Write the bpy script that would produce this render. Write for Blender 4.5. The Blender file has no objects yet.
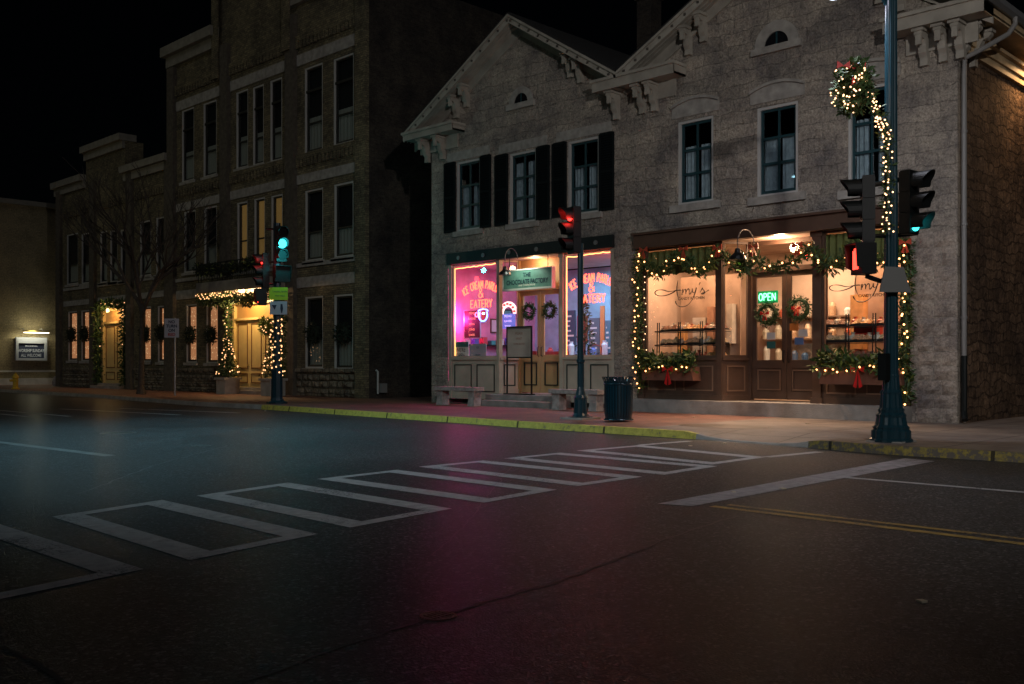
import bpy, bmesh, math, random
from mathutils import Vector, Matrix
random.seed(7)
R = math.radians
sc = bpy.context.scene
COL = sc.collection

# ---------------------------------------------------------------- camera, night sky, lamps, exposure
CAMZ = 1.4                      # tripod height
YAW = math.atan(996/1012)       # the shop fronts run 45 degrees to the view
CA, SA = math.cos(YAW), math.sin(YAW)
FPX, CX, HZ = 996.0, 512.0, 365.0
cam_d = bpy.data.cameras.new('camera'); cam = bpy.data.objects.new('camera', cam_d); COL.objects.link(cam)
cam.location = (0, 0, CAMZ); cam.rotation_euler = (R(90), 0, YAW)
cam_d.sensor_width = 36; cam_d.lens = 36*FPX/1024; cam_d.shift_y = (HZ-342)/1024
cam_d.clip_start = 0.1; cam_d.clip_end = 1500
sc.camera = cam
world = bpy.data.worlds.new('World'); sc.world = world; world.use_nodes = True
wn = world.node_tree.nodes; wl = world.node_tree.links
sky = wn.new('ShaderNodeTexSky'); sky.sky_type = 'NISHITA'; sky.sun_disc = False
sky.sun_elevation = R(28); sky.sun_rotation = R(160)
wl.new(sky.outputs[0], wn['Background'].inputs[0]); wn['Background'].inputs[1].default_value = 0.00012
def light(name, kind, loc, energy, col, size=0.2, target=None, spot=None, blend=0.6, parent=None, ang=None, sizey=None):
    d = bpy.data.lights.new(name, kind); d.energy = energy; d.color = col
    if kind in ('POINT', 'SPOT'): d.shadow_soft_size = size
    if kind == 'AREA':
        d.size = size
        if sizey: d.shape = 'RECTANGLE'; d.size_y = sizey
    if kind == 'SUN': d.angle = ang
    if kind == 'SPOT': d.spot_size = R(spot); d.spot_blend = blend
    o = bpy.data.objects.new(name, d); COL.objects.link(o); o.location = loc
    if target is not None:
        o.rotation_euler = (Vector(target)-Vector(loc)).to_track_quat('-Z', 'Y').to_euler()
    if parent:
        o.parent = parent; o.location = Vector(loc)-parent.location
    return o
light('ambient_fill_sun', 'SUN', (10, -20, 30), 0.12, (0.92, 0.96, 1.0), ang=R(30), target=(-6, 20, 0))  # added weak fill standing in for ambient light over the street
sc.view_settings.view_transform = 'Standard'; sc.view_settings.look = 'None'
sc.view_settings.exposure = 0.0; sc.view_settings.gamma = 1.0
sc.cycles.use_denoising = True
sc.cycles.max_bounces = 6; sc.cycles.diffuse_bounces = 3; sc.cycles.glossy_bounces = 3
sc.cycles.transparent_max_bounces = 12; sc.cycles.sample_clamp_indirect = 3.0
sc.cycles.caustics_reflective = False; sc.cycles.caustics_refractive = False

# ---------------------------------------------------------------- surveying helpers (plan position from bearing)
def ray(px):
    a = (px-CX)/FPX
    return a*CA-SA, a*SA+CA
def PX(px, Y):                  # where a bearing meets a wall at distance Y
    dx, dy = ray(px); return Y*dx/dy
def PZ(px, py, Y):
    dx, dy = ray(px); return CAMZ+(HZ-py)/FPX*Y/dy
def PYX(px, X):                 # where a bearing meets a side wall at X
    dx, dy = ray(px); return X*dy/dx
def PZX(px, py, X):
    dx, dy = ray(px); return CAMZ+(HZ-py)/FPX*X/dx
def G(px, py, z=0.0):
    dx, dy = ray(px); t = (CAMZ-z)*FPX/(py-HZ); return t*dx, t*dy
def inv(X, Y, Z):
    r = X*CA+Y*SA; f = -X*SA+Y*CA
    return CX+FPX*r/f, HZ-FPX*(Z-CAMZ)/f

# ---------------------------------------------------------------- materials
MATS = {}
def mat(name, col, rough=0.7, metal=0.0, noise=0.0, nscale=3.0, bump=0.0, bscale=20.0, spec=0.5):
    if name in MATS: return MATS[name]
    m = bpy.data.materials.new(name); m.use_nodes = True; n = m.node_tree.nodes; l = m.node_tree.links
    b = n['Principled BSDF']; b.inputs['Roughness'].default_value = rough; b.inputs['Metallic'].default_value = metal
    b.inputs['Specular IOR Level'].default_value = spec
    b.inputs['Base Color'].default_value = (*col, 1)
    if noise > 0:
        g = n.new('ShaderNodeNewGeometry'); t = n.new('ShaderNodeTexNoise'); t.inputs['Scale'].default_value = nscale; t.inputs['Detail'].default_value = 6
        l.new(g.outputs['Position'], t.inputs['Vector'])
        r = n.new('ShaderNodeValToRGB'); r.color_ramp.elements[0].position = 0.3; r.color_ramp.elements[1].position = 0.7
        r.color_ramp.elements[0].color = (*[c*(1-noise) for c in col], 1); r.color_ramp.elements[1].color = (*[min(1, c*(1+noise)) for c in col], 1)
        l.new(t.outputs['Fac'], r.inputs[0]); l.new(r.outputs[0], b.inputs['Base Color'])
    if bump > 0:
        g = n.new('ShaderNodeNewGeometry'); t = n.new('ShaderNodeTexNoise'); t.inputs['Scale'].default_value = bscale; t.inputs['Detail'].default_value = 5
        l.new(g.outputs['Position'], t.inputs['Vector'])
        bp = n.new('ShaderNodeBump'); bp.inputs['Strength'].default_value = bump; bp.inputs['Distance'].default_value = 0.02
        l.new(t.outputs['Fac'], bp.inputs['Height']); l.new(bp.outputs[0], b.inputs['Normal'])
    MATS[name] = m; return m
def emi(name, col, s):
    if name in MATS: return MATS[name]
    m = bpy.data.materials.new(name); m.use_nodes = True; n = m.node_tree.nodes
    b = n['Principled BSDF']; b.inputs['Base Color'].default_value = (*col, 1)
    b.inputs['Emission Color'].default_value = (*col, 1); b.inputs['Emission Strength'].default_value = s
    MATS[name] = m; return m
def uvpos(n, l, sx=1.0, sz=1.0):   # (x+y, z) of the real position, so courses run round corners
    g = n.new('ShaderNodeNewGeometry'); s = n.new('ShaderNodeSeparateXYZ'); l.new(g.outputs['Position'], s.inputs[0])
    a = n.new('ShaderNodeMath'); a.operation = 'ADD'; l.new(s.outputs[0], a.inputs[0]); l.new(s.outputs[1], a.inputs[1])
    c = n.new('ShaderNodeCombineXYZ'); l.new(a.outputs[0], c.inputs[0]); l.new(s.outputs[2], c.inputs[1])
    return c.outputs[0], g.outputs['Position']
def masonry(name, c1, c2, mortar, bw, bh, msize, bump, bscale, spread=0.5, warp=0.05, stain=0.35, dist=.05):
    m = bpy.data.materials.new(name); m.use_nodes = True; n = m.node_tree.nodes; l = m.node_tree.links
    b = n['Principled BSDF']; b.inputs['Roughness'].default_value = 0.92; b.inputs['Specular IOR Level'].default_value = 0.25
    uv, pos = uvpos(n, l)
    nz = n.new('ShaderNodeTexNoise'); nz.inputs['Scale'].default_value = 1.7; nz.inputs['Detail'].default_value = 4; l.new(pos, nz.inputs['Vector'])
    sub = n.new('ShaderNodeVectorMath'); sub.operation = 'SUBTRACT'; l.new(nz.outputs['Color'], sub.inputs[0]); sub.inputs[1].default_value = (.5, .5, .5)
    mul = n.new('ShaderNodeVectorMath'); mul.operation = 'SCALE'; l.new(sub.outputs[0], mul.inputs[0]); mul.inputs['Scale'].default_value = warp
    add = n.new('ShaderNodeVectorMath'); add.operation = 'ADD'; l.new(uv, add.inputs[0]); l.new(mul.outputs[0], add.inputs[1])
    br = n.new('ShaderNodeTexBrick'); l.new(add.outputs[0], br.inputs['Vector'])
    br.inputs['Scale'].default_value = 1.0; br.inputs['Brick Width'].default_value = bw; br.inputs['Row Height'].default_value = bh
    br.inputs['Mortar Size'].default_value = msize; br.inputs['Mortar Smooth'].default_value = 0.4
    br.inputs['Color1'].default_value = (*c1, 1); br.inputs['Color2'].default_value = (*c2, 1); br.inputs['Mortar'].default_value = (*mortar, 1)
    br.offset = 0.43; br.squash = 0.8; br.squash_frequency = 3
    n2 = n.new('ShaderNodeTexNoise'); n2.inputs['Scale'].default_value = 0.9; n2.inputs['Detail'].default_value = 9; n2.inputs['Roughness'].default_value = 0.7; l.new(pos, n2.inputs['Vector'])
    rr = n.new('ShaderNodeValToRGB'); rr.color_ramp.elements[0].position = .33; rr.color_ramp.elements[1].position = .68
    rr.color_ramp.elements[0].color = (1-stain, 1-stain, 1-stain*.9, 1); rr.color_ramp.elements[1].color = (1.0+spread*.4, 1.0+spread*.3, 1.0+spread*.2, 1)
    l.new(n2.outputs['Fac'], rr.inputs[0])
    mx = n.new('ShaderNodeMix'); mx.data_type = 'RGBA'; mx.blend_type = 'MULTIPLY'; mx.inputs[0].default_value = 1
    l.new(br.outputs['Color'], mx.inputs[6]); l.new(rr.outputs[0], mx.inputs[7])
    # pits and hollows of the worn face, their shade put into the colour
    n3 = n.new('ShaderNodeTexNoise'); n3.inputs['Scale'].default_value = bscale; n3.inputs['Detail'].default_value = 7; n3.inputs['Roughness'].default_value = .65; l.new(pos, n3.inputs['Vector'])
    r3 = n.new('ShaderNodeValToRGB'); r3.color_ramp.elements[0].position = .28; r3.color_ramp.elements[1].position = .5
    r3.color_ramp.elements[0].color = (.45, .43, .42, 1); r3.color_ramp.elements[1].color = (1, 1, 1, 1); l.new(n3.outputs['Fac'], r3.inputs[0])
    m3 = n.new('ShaderNodeMix'); m3.data_type = 'RGBA'; m3.blend_type = 'MULTIPLY'; m3.inputs[0].default_value = .8
    l.new(mx.outputs[2], m3.inputs[6]); l.new(r3.outputs[0], m3.inputs[7]); l.new(m3.outputs[2], b.inputs['Base Color'])
    n4 = n.new('ShaderNodeTexNoise'); n4.inputs['Scale'].default_value = bscale*2.6; n4.inputs['Detail'].default_value = 5; n4.inputs['Roughness'].default_value = .8; l.new(pos, n4.inputs['Vector'])
    r4 = n.new('ShaderNodeValToRGB'); r4.color_ramp.elements[0].position = .36; r4.color_ramp.elements[1].position = .62; r4.color_ramp.elements[0].color = (.55, .54, .53, 1); r4.color_ramp.elements[1].color = (1.3, 1.28, 1.24, 1); l.new(n4.outputs['Fac'], r4.inputs[0])
    m4 = n.new('ShaderNodeMix'); m4.data_type = 'RGBA'; m4.blend_type = 'MULTIPLY'; m4.inputs[0].default_value = .85; l.new(m3.outputs[2], m4.inputs[6]); l.new(r4.outputs[0], m4.inputs[7]); l.new(m4.outputs[2], b.inputs['Base Color'])
    ad = n.new('ShaderNodeMath'); ad.operation = 'MULTIPLY_ADD'; l.new(br.outputs['Fac'], ad.inputs[0]); ad.inputs[1].default_value = -0.6; l.new(n3.outputs['Fac'], ad.inputs[2])
    bp = n.new('ShaderNodeBump'); bp.inputs['Strength'].default_value = bump; bp.inputs['Distance'].default_value = dist
    l.new(ad.outputs[0], bp.inputs['Height']); l.new(bp.outputs[0], b.inputs['Normal'])
    MATS[name] = m; return m
def glass_mat(name, tint=(1, 1, 1), gloss=0.07, rough=0.02):
    m = bpy.data.materials.new(name); m.use_nodes = True; n = m.node_tree.nodes; l = m.node_tree.links
    n.remove(n['Principled BSDF']); out = n['Material Output']
    t = n.new('ShaderNodeBsdfTransparent'); t.inputs[0].default_value = (*tint, 1)
    g = n.new('ShaderNodeBsdfGlossy'); g.inputs['Roughness'].default_value = rough
    f = n.new('ShaderNodeMixShader'); f.inputs[0].default_value = gloss
    l.new(t.outputs[0], f.inputs[1]); l.new(g.outputs[0], f.inputs[2]); l.new(f.outputs[0], out.inputs[0])
    MATS[name] = m; return m

M_stone = masonry('limestone', (.53, .48, .41), (.38, .35, .305), (.33, .305, .27), .92, .34, .009, 1.0, 9, warp=.30, stain=.58, dist=.10)
M_stone2 = masonry('limestone_rock_faced', (.42, .37, .32), (.36, .32, .28), (.36, .32, .28), 3.1, 2.7, .001, 1.0, 7, warp=.3, stain=.6)
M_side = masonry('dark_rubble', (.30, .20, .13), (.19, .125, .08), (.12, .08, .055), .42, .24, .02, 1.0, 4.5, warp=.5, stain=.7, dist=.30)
M_brick = masonry('cream_brick', (.32, .28, .17), (.17, .15, .10), (.13, .12, .09), .24, .085, .012, .8, 9, warp=.01, stain=.55)
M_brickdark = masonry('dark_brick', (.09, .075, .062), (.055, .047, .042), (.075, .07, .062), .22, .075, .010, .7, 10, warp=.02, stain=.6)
M_rubble = masonry('rubble_base', (.32, .29, .22), (.20, .18, .14), (.12, .11, .09), .5, .26, .03, 1.0, 5, warp=.18, stain=.5)
M_yellowbrick = masonry('buff_brick', (.42, .36, .22), (.36, .31, .19), (.25, .22, .16), .3, .10, .010, .4, 12, warp=.01, stain=.25)
M_lintel = mat('lintel_stone', (.33, .31, .28), .9, noise=.25, nscale=5, bump=.3)
M_cream = mat('cream_paint', (.46, .40, .32), .6, noise=.15, nscale=2)
M_trim = mat('trim_paint', (.36, .33, .28), .6, noise=.2, nscale=2.5, bump=.15)
M_tan = mat('tan_wood', (.52, .38, .22), .6, noise=.2, nscale=3)
M_white = mat('white_frame_paint', (.48, .47, .45), .5)
M_sash = mat('teal_sash_paint', (.015, .05, .06), .4)
M_shut = mat('shutter_paint', (.004, .007, .008), .7, spec=.2)
M_black = mat('black_paint', (.008, .010, .010), .35)
M_brown = mat('brown_wood_paint', (.088, .052, .036), .45, noise=.15, nscale=4)
M_brownlt = mat('brown_moulding', (.20, .125, .085), .45)
M_roof = mat('dark_shingle', (.016, .015, .015), .9, noise=.3, nscale=6, bump=.5)
M_pole = mat('dark_teal_pole_paint', (.008, .032, .045), .28, noise=.1)
M_house = mat('signal_housing', (.004, .005, .005), .55, spec=.25)
M_can = mat('blue_green_can', (.004, .026, .040), .25)
M_conc = mat('concrete', (.27, .25, .23), .9, noise=.25, nscale=3, bump=.4, bscale=30)
M_bench = mat('weathered_stone_bench', (.33, .29, .27), .85, noise=.3, nscale=8, bump=.3)
M_leaf = mat('fir_foliage', (.035, .075, .02), .6, noise=.5, nscale=25)
M_leaf2 = mat('yellow_green_foliage', (.13, .17, .03), .6, noise=.5, nscale=20)
M_bark = mat('bark', (.06, .05, .042), .95, noise=.3, nscale=10, bump=.5)
M_ribbon = mat('red_ribbon', (.55, .015, .015), .4)
M_glass = glass_mat('window_glass')
M_glassd = glass_mat('dark_window_glass', (.75, .8, .8), .10)
M_void = mat('dark_room', (.012, .012, .013), .9)
M_curtain = mat('pale_curtain', (.42, .50, .56), .9, noise=.2, nscale=8)
M_grey = mat('grey_metal', (.20, .20, .20), .5, metal=.3)
M_pipe = mat('downspout_paint', (.22, .21, .20), .5)
M_bulb = emi('warm_bulb', (1, .40, .14), 7)
M_bulbw = emi('white_bulb', (1, .55, .28), 4.5)
M_wire = mat('green_wire', (.01, .03, .012), .6)

# ---------------------------------------------------------------- mesh building
class MB:
    def __init__(s): s.v = []; s.f = []; s.m = []; s.mats = []; s.cur = 0
    def use(s, m):
        if m not in s.mats: s.mats.append(m)
        s.cur = s.mats.index(m); return s
    def face(s, pts):
        i = len(s.v); s.v += [tuple(p) for p in pts]; s.f.append(tuple(range(i, i+len(pts)))); s.m.append(s.cur)
    def box(s, x0, x1, y0, y1, z0, z1):
        i = len(s.v)
        s.v += [(x0, y0, z0), (x1, y0, z0), (x1, y1, z0), (x0, y1, z0), (x0, y0, z1), (x1, y0, z1), (x1, y1, z1), (x0, y1, z1)]
        for f in ((0, 3, 2, 1), (4, 5, 6, 7), (0, 1, 5, 4), (1, 2, 6, 5), (2, 3, 7, 6), (3, 0, 4, 7)):
            s.f.append(tuple(i+k for k in f)); s.m.append(s.cur)
        return s
    def slab(s, pts, d):        # polygon extruded by vector d
        i = len(s.v); n = len(pts); d = Vector(d)
        s.v += [tuple(p) for p in pts]+[tuple(Vector(p)+d) for p in pts]
        s.f.append(tuple(i+k for k in range(n-1, -1, -1))); s.f.append(tuple(i+n+k for k in range(n))); s.m += [s.cur]*2
        for k in range(n):
            q = (k+1) % n; s.f.append((i+k, i+q, i+n+q, i+n+k)); s.m.append(s.cur)
        return s
    def tube(s, pts, r, n=8, closed=False, caps=True):
        pts = [Vector(p) for p in pts]; N = len(pts); rr = r if isinstance(r, (list, tuple)) else [r]*N
        i0 = len(s.v); prev = None
        for k, p in enumerate(pts):
            a = pts[k-1] if (k > 0 or closed) else p; b = pts[(k+1) % N] if (k < N-1 or closed) else p
            t = (b-a); t = t.normalized() if t.length > 1e-9 else Vector((0, 0, 1))
            if prev is None:
                u = t.cross(Vector((0, 0, 1)));
                if u.length < .1: u = t.cross(Vector((0, 1, 0)))
            else: u = prev-t*prev.dot(t)
            u.normalize(); w = t.cross(u); prev = u
            for j in range(n):
                an = 2*math.pi*j/n; s.v.append(tuple(p+(u*math.cos(an)+w*math.sin(an))*rr[k]))
        for k in range(N if closed else N-1):
            q = (k+1) % N
            for j in range(n):
                j2 = (j+1) % n; s.f.append((i0+k*n+j, i0+k*n+j2, i0+q*n+j2, i0+q*n+j)); s.m.append(s.cur)
        if not closed and caps:
            s.f.append(tuple(i0+j for j in range(n-1, -1, -1))); s.f.append(tuple(i0+(N-1)*n+j for j in range(n))); s.m += [s.cur]*2
        return s
    def lathe(s, prof, c=(0, 0, 0), n=24, flute=0, fl=0.0):
        i0 = len(s.v)
        for (r, z) in prof:
            for j in range(n):
                an = 2*math.pi*j/n; q = r*(1-(fl if flute and (j % 2) else 0)); s.v.append((c[0]+q*math.cos(an), c[1]+q*math.sin(an), c[2]+z))
        for k in range(len(prof)-1):
            for j in range(n):
                j2 = (j+1) % n; s.f.append((i0+k*n+j, i0+k*n+j2, i0+(k+1)*n+j2, i0+(k+1)*n+j)); s.m.append(s.cur)
        s.f.append(tuple(i0+j for j in range(n-1, -1, -1))); s.f.append(tuple(i0+(len(prof)-1)*n+j for j in range(n))); s.m += [s.cur]*2
        return s
    def leaf(s, p, size, up=None):
        d = Vector((random.gauss(0, 1), random.gauss(0, 1), random.gauss(0, 1)))
        if up: d += Vector(up)*1.5
        d.normalize(); e = d.cross(Vector((random.gauss(0, 1), random.gauss(0, 1), random.gauss(0, 1)))).normalized()
        L = size*random.uniform(.6, 1.3); w = L*.16; p = Vector(p)
        s.face([p-e*w*.5, p+d*L*.5-e*w, p+d*L, p+d*L*.5+e*w])
    def xform(s, M):
        s.v = [tuple(M @ Vector(p)) for p in s.v]; return s
    def build(s, name, m=None, parent=None, smooth=False):
        me = bpy.data.meshes.new(name)
        off = root_loc(parent) if parent else Vector((0, 0, 0))
        me.from_pydata([tuple(Vector(p)-off) for p in s.v], [], s.f)
        if m is not None and not s.mats: me.materials.append(m)
        else:
            for q in s.mats: me.materials.append(q)
            for p, k in zip(me.polygons, s.m): p.material_index = k
        if smooth:
            for p in me.polygons: p.use_smooth = True
        me.update()
        o = bpy.data.objects.new(name, me); COL.objects.link(o)
        if parent: o.parent = parent
        return o
def root_loc(o):
    while o.parent: o = o.parent
    return Vector(o.location)
def thing(name, label, cat, loc=(0, 0, 0), group=None):
    o = bpy.data.objects.new(name, None); COL.objects.link(o); o.location = loc; o.empty_display_size = .3
    o['label'] = label; o['category'] = cat
    if group: o['group'] = group
    return o
def tag(o, label, cat, group=None):
    o['label'] = label; o['category'] = cat
    if group: o['group'] = group
    return o
def struct(o): o['kind'] = 'structure'; return o
def copy_tree(o, parent=None):
    c = o.copy(); COL.objects.link(c)
    if parent: c.parent = parent
    for ch in list(o.children): copy_tree(ch, c)
    return c
def one(fn, name, m, parent, smooth=False):
    b = MB(); fn(b); return b.build(name, m, parent, smooth)

def text(body, size, m, parent, o, right=(1, 0, 0), up=(0, 0, 1), name='lettering', align='CENTER', depth=0.004, sx=1.0, bold=0.0):
    c = bpy.data.curves.new('t', 'FONT'); c.body = body; c.size = size; c.align_x = align; c.align_y = 'CENTER'; c.offset = bold; c.resolution_u = 3
    ob = bpy.data.objects.new('t', c); COL.objects.link(ob)
    dg = bpy.context.evaluated_depsgraph_get(); dg.update(); me = bpy.data.meshes.new_from_object(ob.evaluated_get(dg))
    bpy.data.objects.remove(ob)
    r = Vector(right).normalized(); u = Vector(up).normalized(); off = root_loc(parent) if parent else Vector((0, 0, 0)); n = r.cross(u)
    for v in me.vertices: v.co = Vector(o)+r*v.co.x*sx+u*v.co.y+n*depth-off
    me.materials.clear(); me.materials.append(m); me.name = name
    ob = bpy.data.objects.new(name, me); COL.objects.link(ob)
    if parent: ob.parent = parent
    return ob
def arc(cx, cy, rx, ry, a0, a1, n=10):
    return [(cx+rx*math.cos(R(a0+(a1-a0)*i/n)), cy+ry*math.sin(R(a0+(a1-a0)*i/n))) for i in range(n+1)]
SF = {   # single-stroke neon capitals, height 1
 'I': (.12, [[(.06, 0), (.06, 1)]]), 'C': (.6, [arc(.34, .5, .32, .5, 50, 310, 10)]), 'E': (.5, [[(.5, 1), (0, 1), (0, 0), (.5, 0)], [(0, .5), (.42, .5)]]),
 'R': (.55, [[(0, 0), (0, 1)]+arc(.25, .74, .28, .26, 90, -90, 6)+[(0, .48)], [(.25, .48), (.55, 0)]]), 'A': (.6, [[(0, 0), (.3, 1), (.6, 0)], [(.12, .36), (.48, .36)]]),
 'M': (.7, [[(0, 0), (.05, 1), (.35, .3), (.65, 1), (.7, 0)]]), 'P': (.5, [[(0, 0), (0, 1)]+arc(.22, .74, .28, .26, 90, -90, 6)+[(0, .48)]]),
 'L': (.45, [[(0, 1), (0, 0), (.45, 0)]]), 'O': (.65, [arc(.32, .5, .32, .5, 0, 360, 14)]), 'T': (.55, [[(0, 1), (.55, 1)], [(.27, 1), (.27, 0)]]),
 'Y': (.55, [[(0, 1), (.27, .5), (.55, 1)], [(.27, .5), (.27, 0)]]), 'N': (.6, [[(0, 0), (0, 1), (.6, 0), (.6, 1)]]), ' ': (.4, []),
 '&': (.7, [[(.7, .05), (.18, .72)]+arc(.33, .8, .16, .2, 200, -20, 8)+[(.1, .38)]+arc(.3, .24, .26, .24, 150, 350, 8)+[(.68, .45)]])}
def stroke_text(b, s, h, cx, cz, Y, r, arc_r=None, gap=.22, squeeze=1.0):
    W = (sum(SF[c][0]+gap for c in s)-gap)*h*squeeze; x = -W/2
    for c in s:
        w, st = SF[c]
        for pl in st:
            pts = []
            for (px, pz) in pl:
                if arc_r:
                    a = (x+w*h*squeeze/2)/arc_r; lx = (px-w/2)*h*squeeze; lz = pz*h
                    pts.append((cx+arc_r*math.sin(a)+lx*math.cos(a)+lz*math.sin(a), Y, cz+arc_r*(math.cos(a)-1)-lx*math.sin(a)+lz*math.cos(a)))
                else: pts.append((cx+x+px*h*squeeze, Y, cz+pz*h))
            run = [pts[0]]
            for i in range(1, len(pts)):
                run.append(pts[i])
                if i < len(pts)-1:
                    u1 = (Vector(pts[i])-Vector(pts[i-1])).normalized(); u2 = (Vector(pts[i+1])-Vector(pts[i])).normalized()
                    if u1.dot(u2) < .4: b.tube(run, r, 6); run = [pts[i]]
            b.tube(run, r, 6)
        x += (w+gap)*h*squeeze
def ico(name, r, m, sub=1):
    bm = bmesh.new(); bmesh.ops.create_icosphere(bm, subdivisions=sub, radius=r); me = bpy.data.meshes.new(name); bm.to_mesh(me); bm.free(); me.materials.append(m)
    for p in me.polygons: p.use_smooth = True
    return me
M_bulbf = emi('far_bulb', (1, .50, .22), 2.6)
BULB = ico('bulb', .024, M_bulb); BULBW = ico('bulb', .015, M_bulbw); BULBFAR = ico('bulb', .028, M_bulbf)
def light_string(label, pts, bulb=BULB, every=.28, jit=.05, group='strings of warm fairy lights', wire=True, cat='light string', maxn=100):
    pts = [Vector(p) for p in pts]; t = thing('light_string', label, cat, pts[0], group)
    if wire: one(lambda b: b.tube(pts, .008, 5), 'wire', M_wire, t)
    d = 0; nxt = 0; k = 0
    for a, c in zip(pts, pts[1:]):
        L = (c-a).length
        while nxt <= d+L and k < maxn:
            p = a+(c-a)*((nxt-d)/L if L else 0); p = p+Vector([random.uniform(-jit, jit) for _ in range(3)])
            o = bpy.data.objects.new('bulb', bulb); COL.objects.link(o); o.parent = t; o.location = p-t.location; k += 1
            nxt += every*random.uniform(.75, 1.25)
        d += L
    return t
def garland(label, pts, rad=.13, dens=260, size=.12, m=None, group='fir garlands', up=None, name='garland', cat='garland', droop=0):
    pts = [Vector(p) for p in pts]; b = MB(); b.use(m or M_leaf)
    b.tube(pts, rad*.25, 6); L = sum((q-p).length for p, q in zip(pts, pts[1:]))
    b.use(m or M_leaf)
    for p, q in zip(pts, pts[1:]):
        for k in range(max(1, int(dens*(q-p).length))):
            c = p.lerp(q, random.random()); v = Vector([random.gauss(0, 1) for _ in range(3)]).normalized()*rad*random.random()**.6
            if random.random() < .12: b.use(M_leaf2)
            else: b.use(m or M_leaf)
            b.leaf(c+v, size, up=(v.normalized()*.8 if not up else up))
    return tag(b.build(name), label, cat, group)
def wreath(label, c, r, nrm=(0, -1, 0), rad=.09, size=.09, bow=True, group='fir wreaths', m=None, dens=420, bulbs=0, bulbmesh=None, bowpos=None):
    c = Vector(c); n = Vector(nrm).normalized(); u = Vector((0, 0, 1)); u = (u-n*u.dot(n)).normalized(); w = u.cross(n)
    t = thing('wreath', label, 'wreath', c, group)
    b = MB(); b.use(m or M_leaf); ring = [c+(u*math.cos(a)+w*math.sin(a))*r for a in [2*math.pi*i/24 for i in range(24)]]
    b.tube(ring, rad*.5, 6, closed=True)
    for k in range(int(dens*r*6.28)):
        a = random.uniform(0, 6.283); p = c+(u*math.cos(a)+w*math.sin(a))*r; v = Vector([random.gauss(0, 1) for _ in range(3)]).normalized()*rad*random.random()**.5
        b.leaf(p+v, size, up=v.normalized()*.8)
    b.build('fir_ring', None, t)
    if bow:
        bc = c+(u*(bowpos if bowpos is not None else -r))-n*0+n*(rad+.02); b = MB()
        for s in (-1, 1):
            b.slab([bc, bc+w*s*r*.5+u*r*.28, bc+w*s*r*.55-u*r*.1], n*.03); b.slab([bc+w*s*.01, bc+w*s*r*.3-u*r*.7, bc+w*s*r*.12-u*r*.75], n*.02)
        b.build('bow', M_ribbon, t)
    for k in range(bulbs):
        a = random.uniform(0, 6.283); p = c+(u*math.cos(a)+w*math.sin(a))*(r+random.uniform(-rad, rad))+n*random.uniform(.02, rad*1.2)
        o = bpy.data.objects.new('bulb', bulbmesh); COL.objects.link(o); o.parent = t; o.location = p-t.location
    return t

ORD = ['first', 'second', 'third', 'fourth', 'fifth', 'sixth', 'seventh', 'eighth', 'ninth', 'tenth', 'eleventh', 'twelfth', 'thirteenth', 'fourteenth', 'fifteenth', 'sixteenth']

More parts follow.
